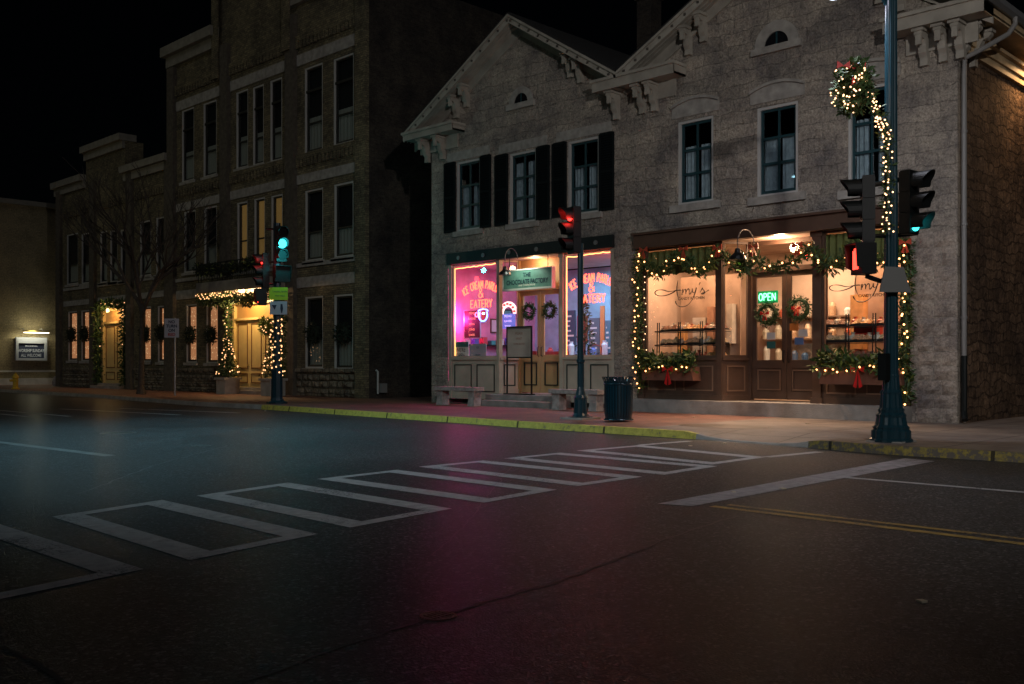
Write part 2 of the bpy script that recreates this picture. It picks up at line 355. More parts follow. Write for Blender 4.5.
# ================================================================ GROUND
SWZ = 0.14
def asphalt():
    m = bpy.data.materials.new('asphalt'); m.use_nodes = True; n = m.node_tree.nodes; l = m.node_tree.links; b = n['Principled BSDF']
    g = n.new('ShaderNodeNewGeometry')
    a = n.new('ShaderNodeTexNoise'); a.inputs['Scale'].default_value = .35; a.inputs['Detail'].default_value = 8; a.inputs['Roughness'].default_value = .65; l.new(g.outputs['Position'], a.inputs['Vector'])
    r = n.new('ShaderNodeValToRGB'); r.color_ramp.elements[0].position = .3; r.color_ramp.elements[1].position = .7
    r.color_ramp.elements[0].color = (.024, .027, .029, 1); r.color_ramp.elements[1].color = (.056, .059, .062, 1); l.new(a.outputs['Fac'], r.inputs[0])
    s = n.new('ShaderNodeTexVoronoi'); s.inputs['Scale'].default_value = 50; l.new(g.outputs['Position'], s.inputs['Vector'])
    sr = n.new('ShaderNodeValToRGB'); sr.color_ramp.elements[0].position = 0.0; sr.color_ramp.elements[1].position = 1
    sr.color_ramp.elements[0].color = (.30, .30, .30, 1); sr.color_ramp.elements[1].color = (3.4, 3.4, 3.4, 1); e_ = sr.color_ramp.elements.new(.7); e_.color = (1, 1, 1, 1); l.new(s.outputs['Color'], sr.inputs[0])
    mx = n.new('ShaderNodeMix'); mx.data_type = 'RGBA'; mx.blend_type = 'MULTIPLY'; mx.inputs[0].default_value = 1; l.new(r.outputs[0], mx.inputs[6]); l.new(sr.outputs[0], mx.inputs[7])
    l.new(mx.outputs[2], b.inputs['Base Color'])
    rr = n.new('ShaderNodeMapRange'); rr.inputs['From Min'].default_value = .3; rr.inputs['From Max'].default_value = .7; rr.inputs['To Min'].default_value = .55; rr.inputs['To Max'].default_value = .75
    l.new(a.outputs['Fac'], rr.inputs[0]); l.new(rr.outputs[0], b.inputs['Roughness'])
    t = n.new('ShaderNodeTexNoise'); t.inputs['Scale'].default_value = 70; t.inputs['Detail'].default_value = 2; l.new(g.outputs['Position'], t.inputs['Vector'])
    bp = n.new('ShaderNodeBump'); bp.inputs['Strength'].default_value = .8; bp.inputs['Distance'].default_value = .007
    l.new(t.outputs['Fac'], bp.inputs['Height']); l.new(bp.outputs[0], b.inputs['Normal']); b.inputs['Specular IOR Level'].default_value = .10; b.inputs['Coat Roughness'].default_value = .21
    cv = n.new('ShaderNodeTexVoronoi'); cv.inputs['Scale'].default_value = 95; l.new(g.outputs['Position'], cv.inputs['Vector']); cs = n.new('ShaderNodeSeparateColor'); l.new(cv.outputs['Color'], cs.inputs[0])
    cr = n.new('ShaderNodeMapRange'); cr.inputs['From Min'].default_value = .62; cr.inputs['From Max'].default_value = .80; cr.inputs['To Min'].default_value = .015; cr.inputs['To Max'].default_value = .42; l.new(cs.outputs[0], cr.inputs[0]); l.new(cr.outputs[0], b.inputs['Coat Weight']); l.new(bp.outputs[0], b.inputs['Coat Normal'])
    return m
M_road = asphalt()
def worn(m, amount, scale=26):      # traffic paint rubbed through to the asphalt in grains and streaks
    n = m.node_tree.nodes; l = m.node_tree.links; b = n['Principled BSDF']; src = b.inputs['Base Color'].links[0].from_socket
    g = n.new('ShaderNodeNewGeometry'); t = n.new('ShaderNodeTexNoise'); t.inputs['Scale'].default_value = scale; t.inputs['Detail'].default_value = 9; t.inputs['Roughness'].default_value = .8; l.new(g.outputs['Position'], t.inputs['Vector'])
    t2 = n.new('ShaderNodeTexNoise'); t2.inputs['Scale'].default_value = 1.3; t2.inputs['Detail'].default_value = 4; l.new(g.outputs['Position'], t2.inputs['Vector'])
    a = n.new('ShaderNodeMath'); a.operation = 'MULTIPLY_ADD'; l.new(t2.outputs['Fac'], a.inputs[0]); a.inputs[1].default_value = .55; l.new(t.outputs['Fac'], a.inputs[2])
    r = n.new('ShaderNodeMapRange'); r.inputs['From Min'].default_value = amount; r.inputs['From Max'].default_value = amount+.05; l.new(a.outputs[0], r.inputs[0])
    mx = n.new('ShaderNodeMix'); mx.data_type = 'RGBA'; l.new(r.outputs[0], mx.inputs[0]); l.new(src, mx.inputs[6]); mx.inputs[7].default_value = (.045, .047, .05, 1); l.new(mx.outputs[2], b.inputs['Base Color'])
M_paint = mat('worn_white_paint', (.34, .345, .355), .75, noise=.25, nscale=9, bump=.3, bscale=50)
M_stop = mat('stop_bar_paint', (.25, .235, .25), .75, noise=.35, nscale=7, bump=.3, bscale=50)
M_yel = mat('worn_yellow_paint', (.30, .20, .04), .6, noise=.35, nscale=8)
worn(M_paint, .85); worn(M_stop, .88); worn(M_yel, .80)
b = MB(); b.face([(-400, -300, 0), (300, -300, 0), (300, 400, 0), (-400, 400, 0)]); struct(b.build('road', M_road))

EDGE = [(-110, 18.2), (-55, 18.2), (-42, 17.8), (-36, 17.2), (-31.5, 16.7), (-27.6, 16.85), (-26.5, 16.8), (-18.5, 16.25), (-14.8, 15.95), (-10.6, 15.8), (-8.4, 15.55), (-7.9, 15.42), (-6.7, 15.2), (-4.8, 15.3), (40, 15.4)]
def edge_y(x):
    for (a, ya), (c, yc) in zip(EDGE, EDGE[1:]):
        if a <= x <= c: return ya+(yc-ya)*(x-a)/(c-a)
    return EDGE[-1][1]
def curb_h(x):      # dropped kerb of the ramp
    def s(a, c, x): t = min(1, max(0, (x-a)/(c-a))); return t
    if x < -9.5: return SWZ-(SWZ-.025)*s(-10.9, -10.3, x)
    return .025+(SWZ-.025)*s(-8.7, -8.1, x)
def sidewalk_mat():
    m = bpy.data.materials.new('sidewalk_pavers'); m.use_nodes = True; n = m.node_tree.nodes; l = m.node_tree.links; b = n['Principled BSDF']
    g = n.new('ShaderNodeNewGeometry')
    br = n.new('ShaderNodeTexBrick'); l.new(g.outputs['Position'], br.inputs['Vector']); br.inputs['Scale'].default_value = 1
    br.inputs['Brick Width'].default_value = .21; br.inputs['Row Height'].default_value = .105; br.inputs['Mortar Size'].default_value = .006
    br.inputs['Color1'].default_value = (.22, .10, .075, 1); br.inputs['Color2'].default_value = (.15, .075, .06, 1); br.inputs['Mortar'].default_value = (.08, .06, .05, 1)
    b2 = n.new('ShaderNodeTexBrick'); l.new(g.outputs['Position'], b2.inputs['Vector']); b2.inputs['Scale'].default_value = 1; b2.offset = 0
    b2.inputs['Brick Width'].default_value = 1.5; b2.inputs['Row Height'].default_value = 1.5; b2.inputs['Mortar Size'].default_value = .018
    b2.inputs['Color1'].default_value = (.22, .19, .165, 1); b2.inputs['Color2'].default_value = (.18, .155, .14, 1); b2.inputs['Mortar'].default_value = (.06, .05, .045, 1)
    s = n.new('ShaderNodeSeparateXYZ'); l.new(g.outputs['Position'], s.inputs[0])
    c = n.new('ShaderNodeMath'); c.operation = 'GREATER_THAN'; l.new(s.outputs[0], c.inputs[0]); c.inputs[1].default_value = -12.2
    mx = n.new('ShaderNodeMix'); mx.data_type = 'RGBA'; l.new(c.outputs[0], mx.inputs[0]); l.new(br.outputs['Color'], mx.inputs[6]); l.new(b2.outputs['Color'], mx.inputs[7])
    nz = n.new('ShaderNodeTexNoise'); nz.inputs['Scale'].default_value = .9; nz.inputs['Detail'].default_value = 8; nz.inputs['Roughness'].default_value = .7; l.new(g.outputs['Position'], nz.inputs['Vector'])
    r = n.new('ShaderNodeValToRGB'); r.color_ramp.elements[0].position = .35; r.color_ramp.elements[1].position = .65; r.color_ramp.elements[0].color = (.55, .5, .48, 1); r.color_ramp.elements[1].color = (1.15, 1.1, 1.05, 1); l.new(nz.outputs['Fac'], r.inputs[0])
    m2 = n.new('ShaderNodeMix'); m2.data_type = 'RGBA'; m2.blend_type = 'MULTIPLY'; m2.inputs[0].default_value = 1; l.new(mx.outputs[2], m2.inputs[6]); l.new(r.outputs[0], m2.inputs[7])
    l.new(m2.outputs[2], b.inputs['Base Color']); b.inputs['Roughness'].default_value = .7
    t = n.new('ShaderNodeTexNoise'); t.inputs['Scale'].default_value = 30; l.new(g.outputs['Position'], t.inputs['Vector'])
    bp = n.new('ShaderNodeBump'); bp.inputs['Strength'].default_value = .4; bp.inputs['Distance'].default_value = .02; l.new(t.outputs['Fac'], bp.inputs['Height']); l.new(bp.outputs[0], b.inputs['Normal'])
    return m
M_walk = sidewalk_mat()
xs = [-110, -80]+[-55+i*.5 for i in range(0, 190)]+[40]
CW = .16
b = MB()
for a, c in zip(xs, xs[1:]):
    ya, yc = edge_y(a), edge_y(c); ha, hc = curb_h(a), curb_h(c)
    b.face([(a, ya+CW, ha-.002), (c, yc+CW, hc-.002), (c, yc+1.4, SWZ), (a, ya+1.4, SWZ)])
    b.face([(a, ya+1.4, SWZ), (c, yc+1.4, SWZ), (c, 70, SWZ), (a, 70, SWZ)])
struct(b.build('sidewalk', M_walk))
def kerb_mat(name, c1, c2, bare, cover):
    m = bpy.data.materials.new(name); m.use_nodes = True; n = m.node_tree.nodes; l = m.node_tree.links; b = n['Principled BSDF']; b.inputs['Roughness'].default_value = .75
    g = n.new('ShaderNodeNewGeometry'); t = n.new('ShaderNodeTexNoise'); t.inputs['Scale'].default_value = 9; t.inputs['Detail'].default_value = 8; t.inputs['Roughness'].default_value = .75; l.new(g.outputs['Position'], t.inputs['Vector'])
    r = n.new('ShaderNodeValToRGB'); r.color_ramp.elements[0].position = cover; r.color_ramp.elements[1].position = cover+.06; r.color_ramp.elements[0].color = (*bare, 1); r.color_ramp.elements[1].color = (*c1, 1); e = r.color_ramp.elements.new(.68); e.color = (*c2, 1); l.new(t.outputs['Fac'], r.inputs[0])
    br = n.new('ShaderNodeTexBrick'); br.offset = 0; l.new(g.outputs['Position'], br.inputs['Vector']); br.inputs['Scale'].default_value = 1; br.inputs['Brick Width'].default_value = 2.6; br.inputs['Row Height'].default_value = 80; br.inputs['Mortar Size'].default_value = .03
    br.inputs['Color1'].default_value = br.inputs['Color2'].default_value = (1, 1, 1, 1); br.inputs['Mortar'].default_value = (.12, .11, .1, 1)
    mx = n.new('ShaderNodeMix'); mx.data_type = 'RGBA'; mx.blend_type = 'MULTIPLY'; mx.inputs[0].default_value = 1; l.new(r.outputs[0], mx.inputs[6]); l.new(br.outputs['Color'], mx.inputs[7]); l.new(mx.outputs[2], b.inputs['Base Color'])
    bp = n.new('ShaderNodeBump'); bp.inputs['Strength'].default_value = .5; bp.inputs['Distance'].default_value = .02; l.new(t.outputs['Fac'], bp.inputs['Height']); l.new(bp.outputs[0], b.inputs['Normal']); return m
M_yk = kerb_mat('yellow_curb_paint', (.40, .33, .055), (.62, .52, .10), (.16, .14, .10), .36)
M_ym = kerb_mat('worn_yellow_curb_paint', (.22, .17, .04), (.34, .27, .05), (.10, .085, .07), .47)
def kerb(x0, x1, m, name):
    b = MB(); q = [x0]+[x for x in xs if x0 < x < x1]+[x1]
    for a, c in zip(q, q[1:]):
        ya, yc = edge_y(a), edge_y(c); ha, hc = curb_h(a), curb_h(c)
        b.face([(a, ya, -.01), (c, yc, -.01), (c, yc+.03, hc), (a, ya+.03, ha)]); b.face([(a, ya+.03, ha), (c, yc+.03, hc), (c, yc+CW, hc), (a, ya+CW, ha)])
    struct(b.build(name, m))
kerb(-110, -27.7, M_conc, 'curb'); kerb(-27.7, -10.7, M_yk, 'yellow_curb'); kerb(-10.7, -8.25, M_conc, 'curb'); kerb(-8.25, 40, M_ym, 'yellow_curb')

# painted markings: hollow ladder crosswalk, stop bar, centre and lane lines
def sheet(pts, z, name, m): return struct(one(lambda b: b.face([(x, y, z) for x, y in pts]), name, m, None))
def line(p, q, w, z, name, m):
    p = Vector(p).to_2d(); q = Vector(q).to_2d(); d = (q-p).normalized(); n = Vector((-d.y, d.x))*w/2
    return sheet([p-n, q-n, q+n, p+n], z, name, m)
UP = [(-95, 541), (51.5, 517), (196.4, 496), (317, 479.2), (418.6, 466.9), (503.6, 458.6), (576, 450.8), (632, 445.6), (690, 440.2)]
boxes = [((51.5, 517), (162, 500.2), (318, 534.4), (190, 560.6)), ((196.4, 496), (288, 482.8), (452, 508.9), (350, 527.9)),
         ((317, 479.2), (397, 470), (557, 490), (484, 503)), ((418.6, 466.9), (484, 460.6), (642.5, 477), (578, 486.3)),
         ((503.6, 458.6), (560, 452.9), (717.7, 466.4), (664, 475)), ((576, 450.8), (640, 445.3), (766, 457.3), (712, 464.8)), ]
boxes.insert(0, ((-130, 544), (-2, 524), (143.6, 569.6), (-40, 608)))
for qd in boxes:
    P = [Vector(G(*p)) for p in qd]; c = sum(P, Vector((0, 0)))/4
    I = []
    for k in range(4):      # inset frame: two long bars wide, two joining lines narrow
        a, p, n2 = P[k-1], P[k], P[(k+1) % 4]
        e1 = (a-p).normalized(); e2 = (n2-p).normalized(); s = abs(e1.x*e2.y-e1.y*e2.x)
        wl, ws = .27, .16        # long edges run 1-2 and 3-0 ; short 0-1 and 2-3
        w1, w2 = (wl, ws) if k in (0, 2) else (ws, wl)
        I.append(p+e2*w1/s+e1*w2/s)
    b = MB()
    for k in range(4):
        q = (k+1) % 4; b.face([(*P[k], .004), (*P[q], .004), (*I[q], .004), (*I[k], .004)])
    struct(b.build('crosswalk_marking', M_paint))
line(G(690, 441.2), G(640, 445.3), .16, .004, 'crosswalk_marking', M_paint); line(G(820, 452), G(766, 457.3), .16, .004, 'crosswalk_marking', M_paint)
sheet([G(657.6, 504), G(692.7, 506.5), G(935, 461.5), G(905, 458.5)], .005, 'stop_bar', M_stop)
line(G(712, 506.5), G(1120, 556), .11, .004, 'yellow_center_line', M_yel)
line(G(728, 505), G(1120, 550.5), .09, .004, 'yellow_center_line', M_yel)
line(G(844, 477.5), G(1150, 503), .12, .004, 'white_lane_line', M_paint)
for a, c in (((0, 410.5), (70, 416.5)), ((60, 409), (180, 415)), ((120, 408.5), (240, 413)), ((0, 414), (30, 417))): line(G(*a), G(*c), .16, .004, 'crosswalk_marking', M_paint)
line(G(-20, 440), G(110, 456), .20, .004, 'white_lane_line', mat('faded_paint', (.07, .07, .07), .6, noise=.5))
M_tar = mat('tar_seam', (.014, .014, .015), .6)
def crack(pts, w, name='tar_seam'):
    b = MB(); P = []
    for (p, q) in zip(pts, pts[1:]):
        a = Vector(G(*p)); c = Vector(G(*q)); n = max(2, int((c-a).length/.15))
        for k in range(n): P.append(a.lerp(c, k/n)+Vector((random.uniform(-.02, .02), random.uniform(-.02, .02))))
    for a, c in zip(P, P[1:]):
        d = (c-a)
        if d.length < 1e-4: continue
        d.normalize(); n = Vector((-d.y, d.x))*w/2*random.uniform(.6, 1.3); b.face([(*(a-n), .003), (*(c-n), .003), (*(c+n), .003), (*(a+n), .003)])
    struct(b.build(name, M_tar))
crack([(240, 684), (430, 618), (560, 582), (690, 530), (745, 514)], .022); crack([(0, 648), (60, 676), (75, 690)], .035); crack([(80, 494), (155, 465), (230, 445)], .025)
crack([(520, 455), (470, 520), (430, 560)], .012)
def patch(name, c, rx, ry, m, z=.003):
    x, y = G(*c); n = 28; return struct(one(lambda b: b.face([(x+rx*math.cos(6.283*k/n), y+ry*math.sin(6.283*k/n), z) for k in range(n)]), name, m, None))
M_iron = mat('cast_iron_lid', (.045, .042, .04), .5, metal=.1, noise=.3, nscale=30, bump=.4, bscale=60)
M_rust = mat('rusty_iron_lid', (.16, .05, .04), .5, noise=.3, nscale=30, bump=.8, bscale=60)
for (c, r, m, lab) in (((438, 616), .105, M_rust, 'small rusty valve lid in the dark foreground asphalt'), ((118, 433), .36, M_iron, 'wide dark manhole lid in the left road, leftmost of the lids'),
               ((201, 446), .17, M_iron, 'smaller manhole lid at the left, nearer the camera than the wide one'), ((256, 429), .3, M_iron, 'faint manhole lid on the road below the sidewalk corner with the green light')):
    x, y = G(*c); b = MB(); b.lathe([(r, .001), (r*.98, .005), (r*.86, .005), (r*.84, .003), (0.02, .004)], (x, y, 0), 28)
    for k in range(5): b.box(x-r*.5, x+r*.5, y-r*.6+k*r*.28, y-r*.6+k*r*.28+r*.1, .004, .007)
    tag(b.build('manhole_cover', m), lab, 'manhole cover')
patch('asphalt_patch', (722, 433), 1.0, .6, mat('damp_patch', (.10, .07, .055), .35, noise=.5), SWZ+.004)
# loose bits on the pavement and road
for i, (px, py, z) in enumerate([(506, 424.5, .0), (663, 412, SWZ), (694, 417.5, SWZ), (807, 424, SWZ), (725, 443.5, .0), (782, 489, 0), (733, 492.5, 0), (690, 446, 0), (921, 602, 0), (265, 411, 0)]):
    x, y = G(px, py, z); s = random.uniform(.03, .06); b = MB(); b.slab([(x-s, y, z), (x+s*.6, y-s, z), (x+s, y+s*.5, z), (x-.2*s, y+s, z)], (0, 0, .012))
    o = b.build('fallen_leaf', mat('dry_leaf', (.45, .38, .28), .8)); lab = ['in the gutter below the pole with the single red light', 'on the sidewalk right of the trash can', 'on the sidewalk before the left flower box', 'on the sidewalk before the right shop door', 'in the gutter at the curb ramp', 'on the road right of the stop bar middle', 'lying on the stop bar', 'in the last crosswalk box', 'alone in the dark foreground road', 'in the gutter by the pole with the green light'][i]
    tag(o, 'pale dry leaf '+lab, 'leaf', 'dry leaves on road and sidewalk')

# ================================================================ STONE SHOP BUILDING (two gabled fronts in one plane)
YF = 22.0
XL, XM, XR = -25.45, -17.1, -8.2
def wallgrid(b, x0, x1, z0, z1, Y, ops, depth=.22, side=None):
    X = sorted({x0, x1}|{o[0] for o in ops}|{o[1] for o in ops}); Z = sorted({z0, z1}|{o[2] for o in ops}|{o[3] for o in ops})
    for a, c in zip(X, X[1:]):
        for d, e in zip(Z, Z[1:]):
            mx, mz = (a+c)/2, (d+e)/2
            if any(o[0] < mx < o[1] and o[2] < mz < o[3] for o in ops): continue
            b.face([(a, Y, d), (c, Y, d), (c, Y, e), (a, Y, e)])
    for (a, c, d, e) in ops:
        y2 = Y+depth
        b.face([(a, Y, d), (a, y2, d), (a, y2, e), (a, Y, e)]); b.face([(c, Y, d), (c, Y, e), (c, y2, e), (c, y2, d)])
        b.face([(a, Y, e), (a, y2, e), (c, y2, e), (c, Y, e)]); b.face([(a, Y, d), (c, Y, d), (c, y2, d), (a, y2, d)])
EZL, EZR = 9.2, 8.85       # eave heights
def winrect(p0, p1, yt, yb, Y=YF):   # opening from its left edge's two heights
    return (PX(p0, Y), PX(p1, Y), PZ(p0, yb, Y), PZ(p0, yt, Y))
WL = [winrect(456.5, 480.3, 162.6, 231.8), winrect(509.5, 536.4, 154.2, 224.5), winrect(568, 599.2, 142, 216)]
WR = [winrect(678, 713.4, 122.3, 205.4), winrect(757, 798, 108.5, 197.5), winrect(848, 893, 90, 190.6)]
SHL = [(445, 456), (480.8, 491.5), (495.6, 508.5), (537, 550), (553, 567), (600, 614.5)]
# shop front openings
HL = (PX(449, YF), PX(614, YF), PZ(449, 265, YF), PZ(449, 254, YF))      # left header
SL = (PX(448, YF), PX(614, YF), .16, HL[2])
HR = (PX(638, YF), PX(910, YF), PZ(638, 249.5, YF), PZ(638, 237, YF))
SR = (PX(638, YF), PX(910, YF), .16, HR[2])
print('SL', SL, 'SR', SR, 'HR', HR, 'WL', WL, 'WR', WR)

def sash_window(parent, r, Y, style, label=None):
    x0, x1, z0, z1 = r; w = x1-x0; h = z1-z0
    b = MB(); t = .07; b.use(M_white); b.box(x0, x0+t, Y+.02, Y+.14, z0, z1); b.box(x1-t, x1, Y+.02, Y+.14, z0, z1); b.box(x0+t, x1-t, Y+.02, Y+.14, z1-t, z1); b.box(x0+t, x1-t, Y+.015, Y+.16, z0, z0+t*.8)
    win = b.build('window', None, parent)
    if label: win['label'] = label
    b = MB(); s = .06; a, c, d, e = x0+t, x1-t, z0+t*.8, z1-t; ms = M_sash if style != 'brick' else mat('dark_sash', (.02, .02, .018), .5)
    b.box(a, a+s, Y+.08, Y+.13, d, e); b.box(c-s, c, Y+.08, Y+.13, d, e); b.box(a+s, c-s, Y+.08, Y+.13, e-s, e); b.box(a+s, c-s, Y+.08, Y+.13, d, d+s*1.4)
    if style == 'brick':
        m = d+(e-d)*(.40 if h < 3.2 else .34); b.box(a+s, c-s, Y+.07, Y+.13, m-.03, m+.03)
        if h > 3.2: b.use(M_white); b.box(a, c, Y+.03, Y+.14, z0+h*.72-.05, z0+h*.72+.05)
    else:
        rows = (.36, .66); b.box((a+c)/2-.025, (a+c)/2+.025, Y+.085, Y+.125, d, e)
        for q in rows: b.box(a+s, c-s, Y+.083, Y+.127, d+(e-d)*q-.03, d+(e-d)*q+.03)
    b.build('sash', ms if style != 'brick' else None, win) if style != 'brick' else None
    if style == 'brick':
        b.mats = []; 
        bb = MB(); bb.v, bb.f = b.v, b.f; bb.m = [0]*len(b.f); bb.build('sash', ms, win)
    g = MB(); g.face([(a, Y+.115, d), (c, Y+.115, d), (c, Y+.115, e), (a, Y+.115, e)]); g.build('pane', M_glassd, win)
    return win
def curtain(win, x0, x1, z0, z1, Y, m, folds=14, amp=.03, gap=0.0, name='curtain'):
    b = MB(); n = folds*4; prev = None
    for i in range(n+1):
        f = i/n; x = x0+(x1-x0)*f; 
        if gap and abs(f-.5) < gap: prev = None; continue
        y = Y+amp*math.sin(f*folds*6.283)
        cur = (x, y)
        if prev: b.face([(prev[0], prev[1], z0), (x, y, z0), (x, y, z1), (prev[0], prev[1], z1)])
        prev = cur
    return b.build(name, m, win)

def gable_house(xl, xr, zl, zr, xp, zp, parent, wall_ops, wall_top, left_side, right_side):
    """stone front with a gabled roof running back, rakes overhanging 0.56 m"""
    b = MB(); b.use(M_stone); wallgrid(b, xl, xr, .0, wall_top, YF, wall_ops)
    # gable above wall_top
    b.face([(xl, YF, wall_top), (xr, YF, wall_top), (xr, YF, zr), (xp, YF, zp-.25), (xl, YF, zl)])
    if left_side: b.face([(xl, YF, 0), (xl, 36, 0), (xl, 36, zl), (xl, YF, zl)])
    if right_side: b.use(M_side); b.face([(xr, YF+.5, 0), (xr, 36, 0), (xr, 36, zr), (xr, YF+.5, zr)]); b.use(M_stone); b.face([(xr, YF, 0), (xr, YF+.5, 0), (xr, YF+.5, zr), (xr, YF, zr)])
    b.use(M_void); b.face([(xl+.05, YF+6, 0), (xr-.05, YF+6, 0), (xr-.05, YF+6, zl), (xl+.05, YF+6, zl)])
    b.build('wall', None, parent)
OH = .56; YO = YF-OH
def rake(parent, xe, ze, xp, zp, y0, name='roof'):
    """roof slope from eave (xe,ze) to ridge (xp,zp); timber rake with fascia, soffit, frieze and button blocks"""
    s = 1 if xp > xe else -1; d = Vector((xp-xe, 0, zp-ze)); L = d.length; u = d/L; n = Vector((-u.z*s, 0, u.x*s)) if True else None
    if n.z < 0: n = -n
    A = Vector((xe, 0, ze)); B = Vector((xp, 0, zp))
    def P(v, y): return (v.x, y, v.z)
    rf = MB(); rf.slab([P(A, YO-.03), P(A, 36), P(B, 36), P(B, YO-.03)], n*.06); roof = rf.build('roof_slope', M_roof, parent)
    b = MB(); b.use(M_trim)
    fd = .26; dn = Vector((0, 0, -1))
    # fascia board at the front edge with a thin crown moulding
    b.slab([P(A, YO), P(B, YO), P(B+dn*fd, YO), P(A+dn*fd, YO)], (0, .05, 0))
    b.slab([P(A+dn*.002, YO-.05), P(B+dn*.002, YO-.05), P(B+dn*.08, YO-.05), P(A+dn*.08, YO-.05)], (0, .05, 0))
    k = 0
    b.use(mat('dark_button', (.08, .07, .06), .7))
    while k*.45+.3 < L:
        c = A+u*(k*.45+.3)+dn*(fd*.62); b.box(c.x-.03, c.x+.03, YO-.03, YO+.01, c.z-.03, c.z+.03); k += 1
    b.build('rake_board', None, roof)
    b = MB(); b.slab([P(A+dn*(fd-.04), YO+.05), P(B+dn*(fd-.04), YO+.05), P(B+dn*(fd-.04), YF+.0), P(A+dn*(fd-.04), YF+.0)], (0, 0, .03))
    for k in range(2): b.slab([P(A+dn*(fd-.02+.0), YO+.16+k*.15), P(B+dn*(fd-.02), YO+.16+k*.15), P(B+dn*(fd-.02), YO+.18+k*.15), P(A+dn*(fd-.02), YO+.18+k*.15)], (0, 0, -.02))
    b.build('soffit', M_trim, roof)
    b = MB(); b.slab([P(A+dn*(fd-.05), YF-.07), P(B+dn*(fd-.05), YF-.07), P(B+dn*(fd+.26), YF-.07), P(A+dn*(fd+.26), YF-.07)], (0, .066, 0)); b.build('frieze_board', M_trim, roof)
    return roof
def bracket(parent, x, z, w=.17, d=.45, h=.75, y=YF, side=False, m=None):
    """scrolled eave bracket with a pendant drop; z is its top"""
    prof = [(0, 0), (-d, 0), (-d, -.13), (-d*.82, -.20), (-d*.62, -.22), (-d*.50, -.32), (-d*.45, -.48), (-d*.30, -.56), (-.12, -.60), (-.13, -h), (0, -h)]
    b = MB()
    if not side:
        b.slab([(x-w/2, y+p[0]-.002, z+p[1]) for p in prof], (w, 0, 0)); b.box(x-w*.75, x+w*.75, y-d-.04, y-.002, z-.07, z+.003)
        b.box(x-w*.35, x+w*.35, y-d*.93-.02, y-d*.93+.05, z-.36, z-.14)
    else:
        b.slab([(side-p[0]*1+.002, x-w/2, z+p[1]) for p in prof], (0, w, 0)); b.box(side+.002, side+d+.04, x-w*.75, x+w*.75, z-.07, z+.003)
    return b.build('bracket', m or M_trim, parent)

def lunette(parent, px, y_base, rout, rin, Y=YF):
    x = PX(px, Y); z = PZ(px, y_base, Y); b = MB(); n = 14
    for k in range(n):
        a0, a1 = math.pi*k/n, math.pi*(k+1)/n
        q = [(x+r*math.cos(a), Y-.05, z+r*math.sin(a)) for r, a in ((rin, a0), (rout, a0), (rout, a1), (rin, a1))]; b.slab(q, (0, .048, 0))
    b.box(x-rout-.08, x+rout+.08, Y-.10, Y-.002, z-.17, z)
    w = b.build('attic_window', M_lintel, parent)
    b = MB(); b.face([(x+rin*math.cos(math.pi*k/n), Y-.012, z+rin*math.sin(math.pi*k/n)) for k in range(n+1)]); b.build('pane', mat('black_glass', (.01, .01, .012), .1), w)
    b = MB(); b.box(x-.02, x+.02, Y-.03, Y-.015, z, z+rin); b.build('muntin', M_sash, w)

left = thing('stone_shop_building', 'grey limestone shop with black shutters and one gable, left half of the stone pair', 'building', ((XL+XM)/2, YF+5, 0), 'paired gabled limestone shops')
right = thing('stone_shop_building', 'grey limestone corner shop without shutters, brown shopfront, right half of the stone pair', 'building', ((XM+XR)/2, YF+5, 0), 'paired gabled limestone shops')
XPL, ZPL = -21.26, 12.04
XPR, ZPR = -12.3, 11.95
gable_house(XL, XM, EZL-.15+.3, EZL+.3, XPL, ZPL, left, WL+[(SL[0], SL[1], SL[2], HL[3])], 8.2, True, False)
gable_house(XM, XR, EZL+.3, EZR+.1, XPR, ZPR, right, WR+[(SR[0], SR[1], SR[2], HR[3])], 8.2, False, True)
rake(left, -26.26, 9.2, XPL, ZPL, 0); rake(left, XM, 9.42, XPL, ZPL, 0)
rake(right, XM+.004, 9.42, XPR, ZPR, 0); rake(right, -7.46, 9.08, XPR, ZPR, 0)
def ret(parent, x0, x1, z0, z1, m=M_trim):   # boxed cornice return with stepped mouldings
    b = MB(); b.box(x0, x1, YO, YF-.002, z0, z0+.05); b.box(x0, x1, YO-.02, YO+.03, z0-.02, z1); b.box(x0-.04, x1+.04, YO-.08, YF-.003, z1-.06, z1+.02); b.box(x0, x0+.04, YO, YF-.004, z0, z1); b.box(x1-.04, x1, YO, YF-.004, z0, z1)
    b.box(x0+.3, x1-.3, YF-.06, YF-.004, z0-.45, z0)
    b.build('cornice_return', m, parent)
ret(left, -26.26, -23.8, 8.98, 9.22); ret(left, -17.95, XM-.001, 9.03, 9.32); ret(right, XM+.001, -15.2, 9.03, 9.32); ret(right, -9.6, -7.46, 8.72, 9.02)
for px in (429, 444): bracket(left, PX(px, YF), 8.97)
for px in (618,): bracket(left, PX(px, YF), 9.02)
for px in (644, 656): bracket(right, PX(px, YF), 9.02)
for px in (926, 945, 962): bracket(right, PX(px, YF)-.0, 8.71)
def rz(x, xe, ze, xp, zp): return ze+(zp-ze)*(x-xe)/(xp-xe)-.24
for x in (PX(458, YF), PX(468, YF)): bracket(left, x, rz(x, -26.26, 9.2, XPL, ZPL), d=.4, h=.7)
for x in (PX(572, YF), PX(582, YF)): bracket(left, x, rz(x, XM, 9.42, XPL, ZPL), d=.4, h=.7)
for x in (PX(690, YF), PX(705, YF)): bracket(right, x, rz(x, XM, 9.42, XPR, ZPR), d=.4, h=.7)
for x in (-9.9, -9.4): bracket(right, x, rz(x, -7.46, 9.08, XPR, ZPR), d=.4, h=.7)
lunette(left, 521.5, 103, .50, .30); lunette(right, 777, 45, .60, .33)
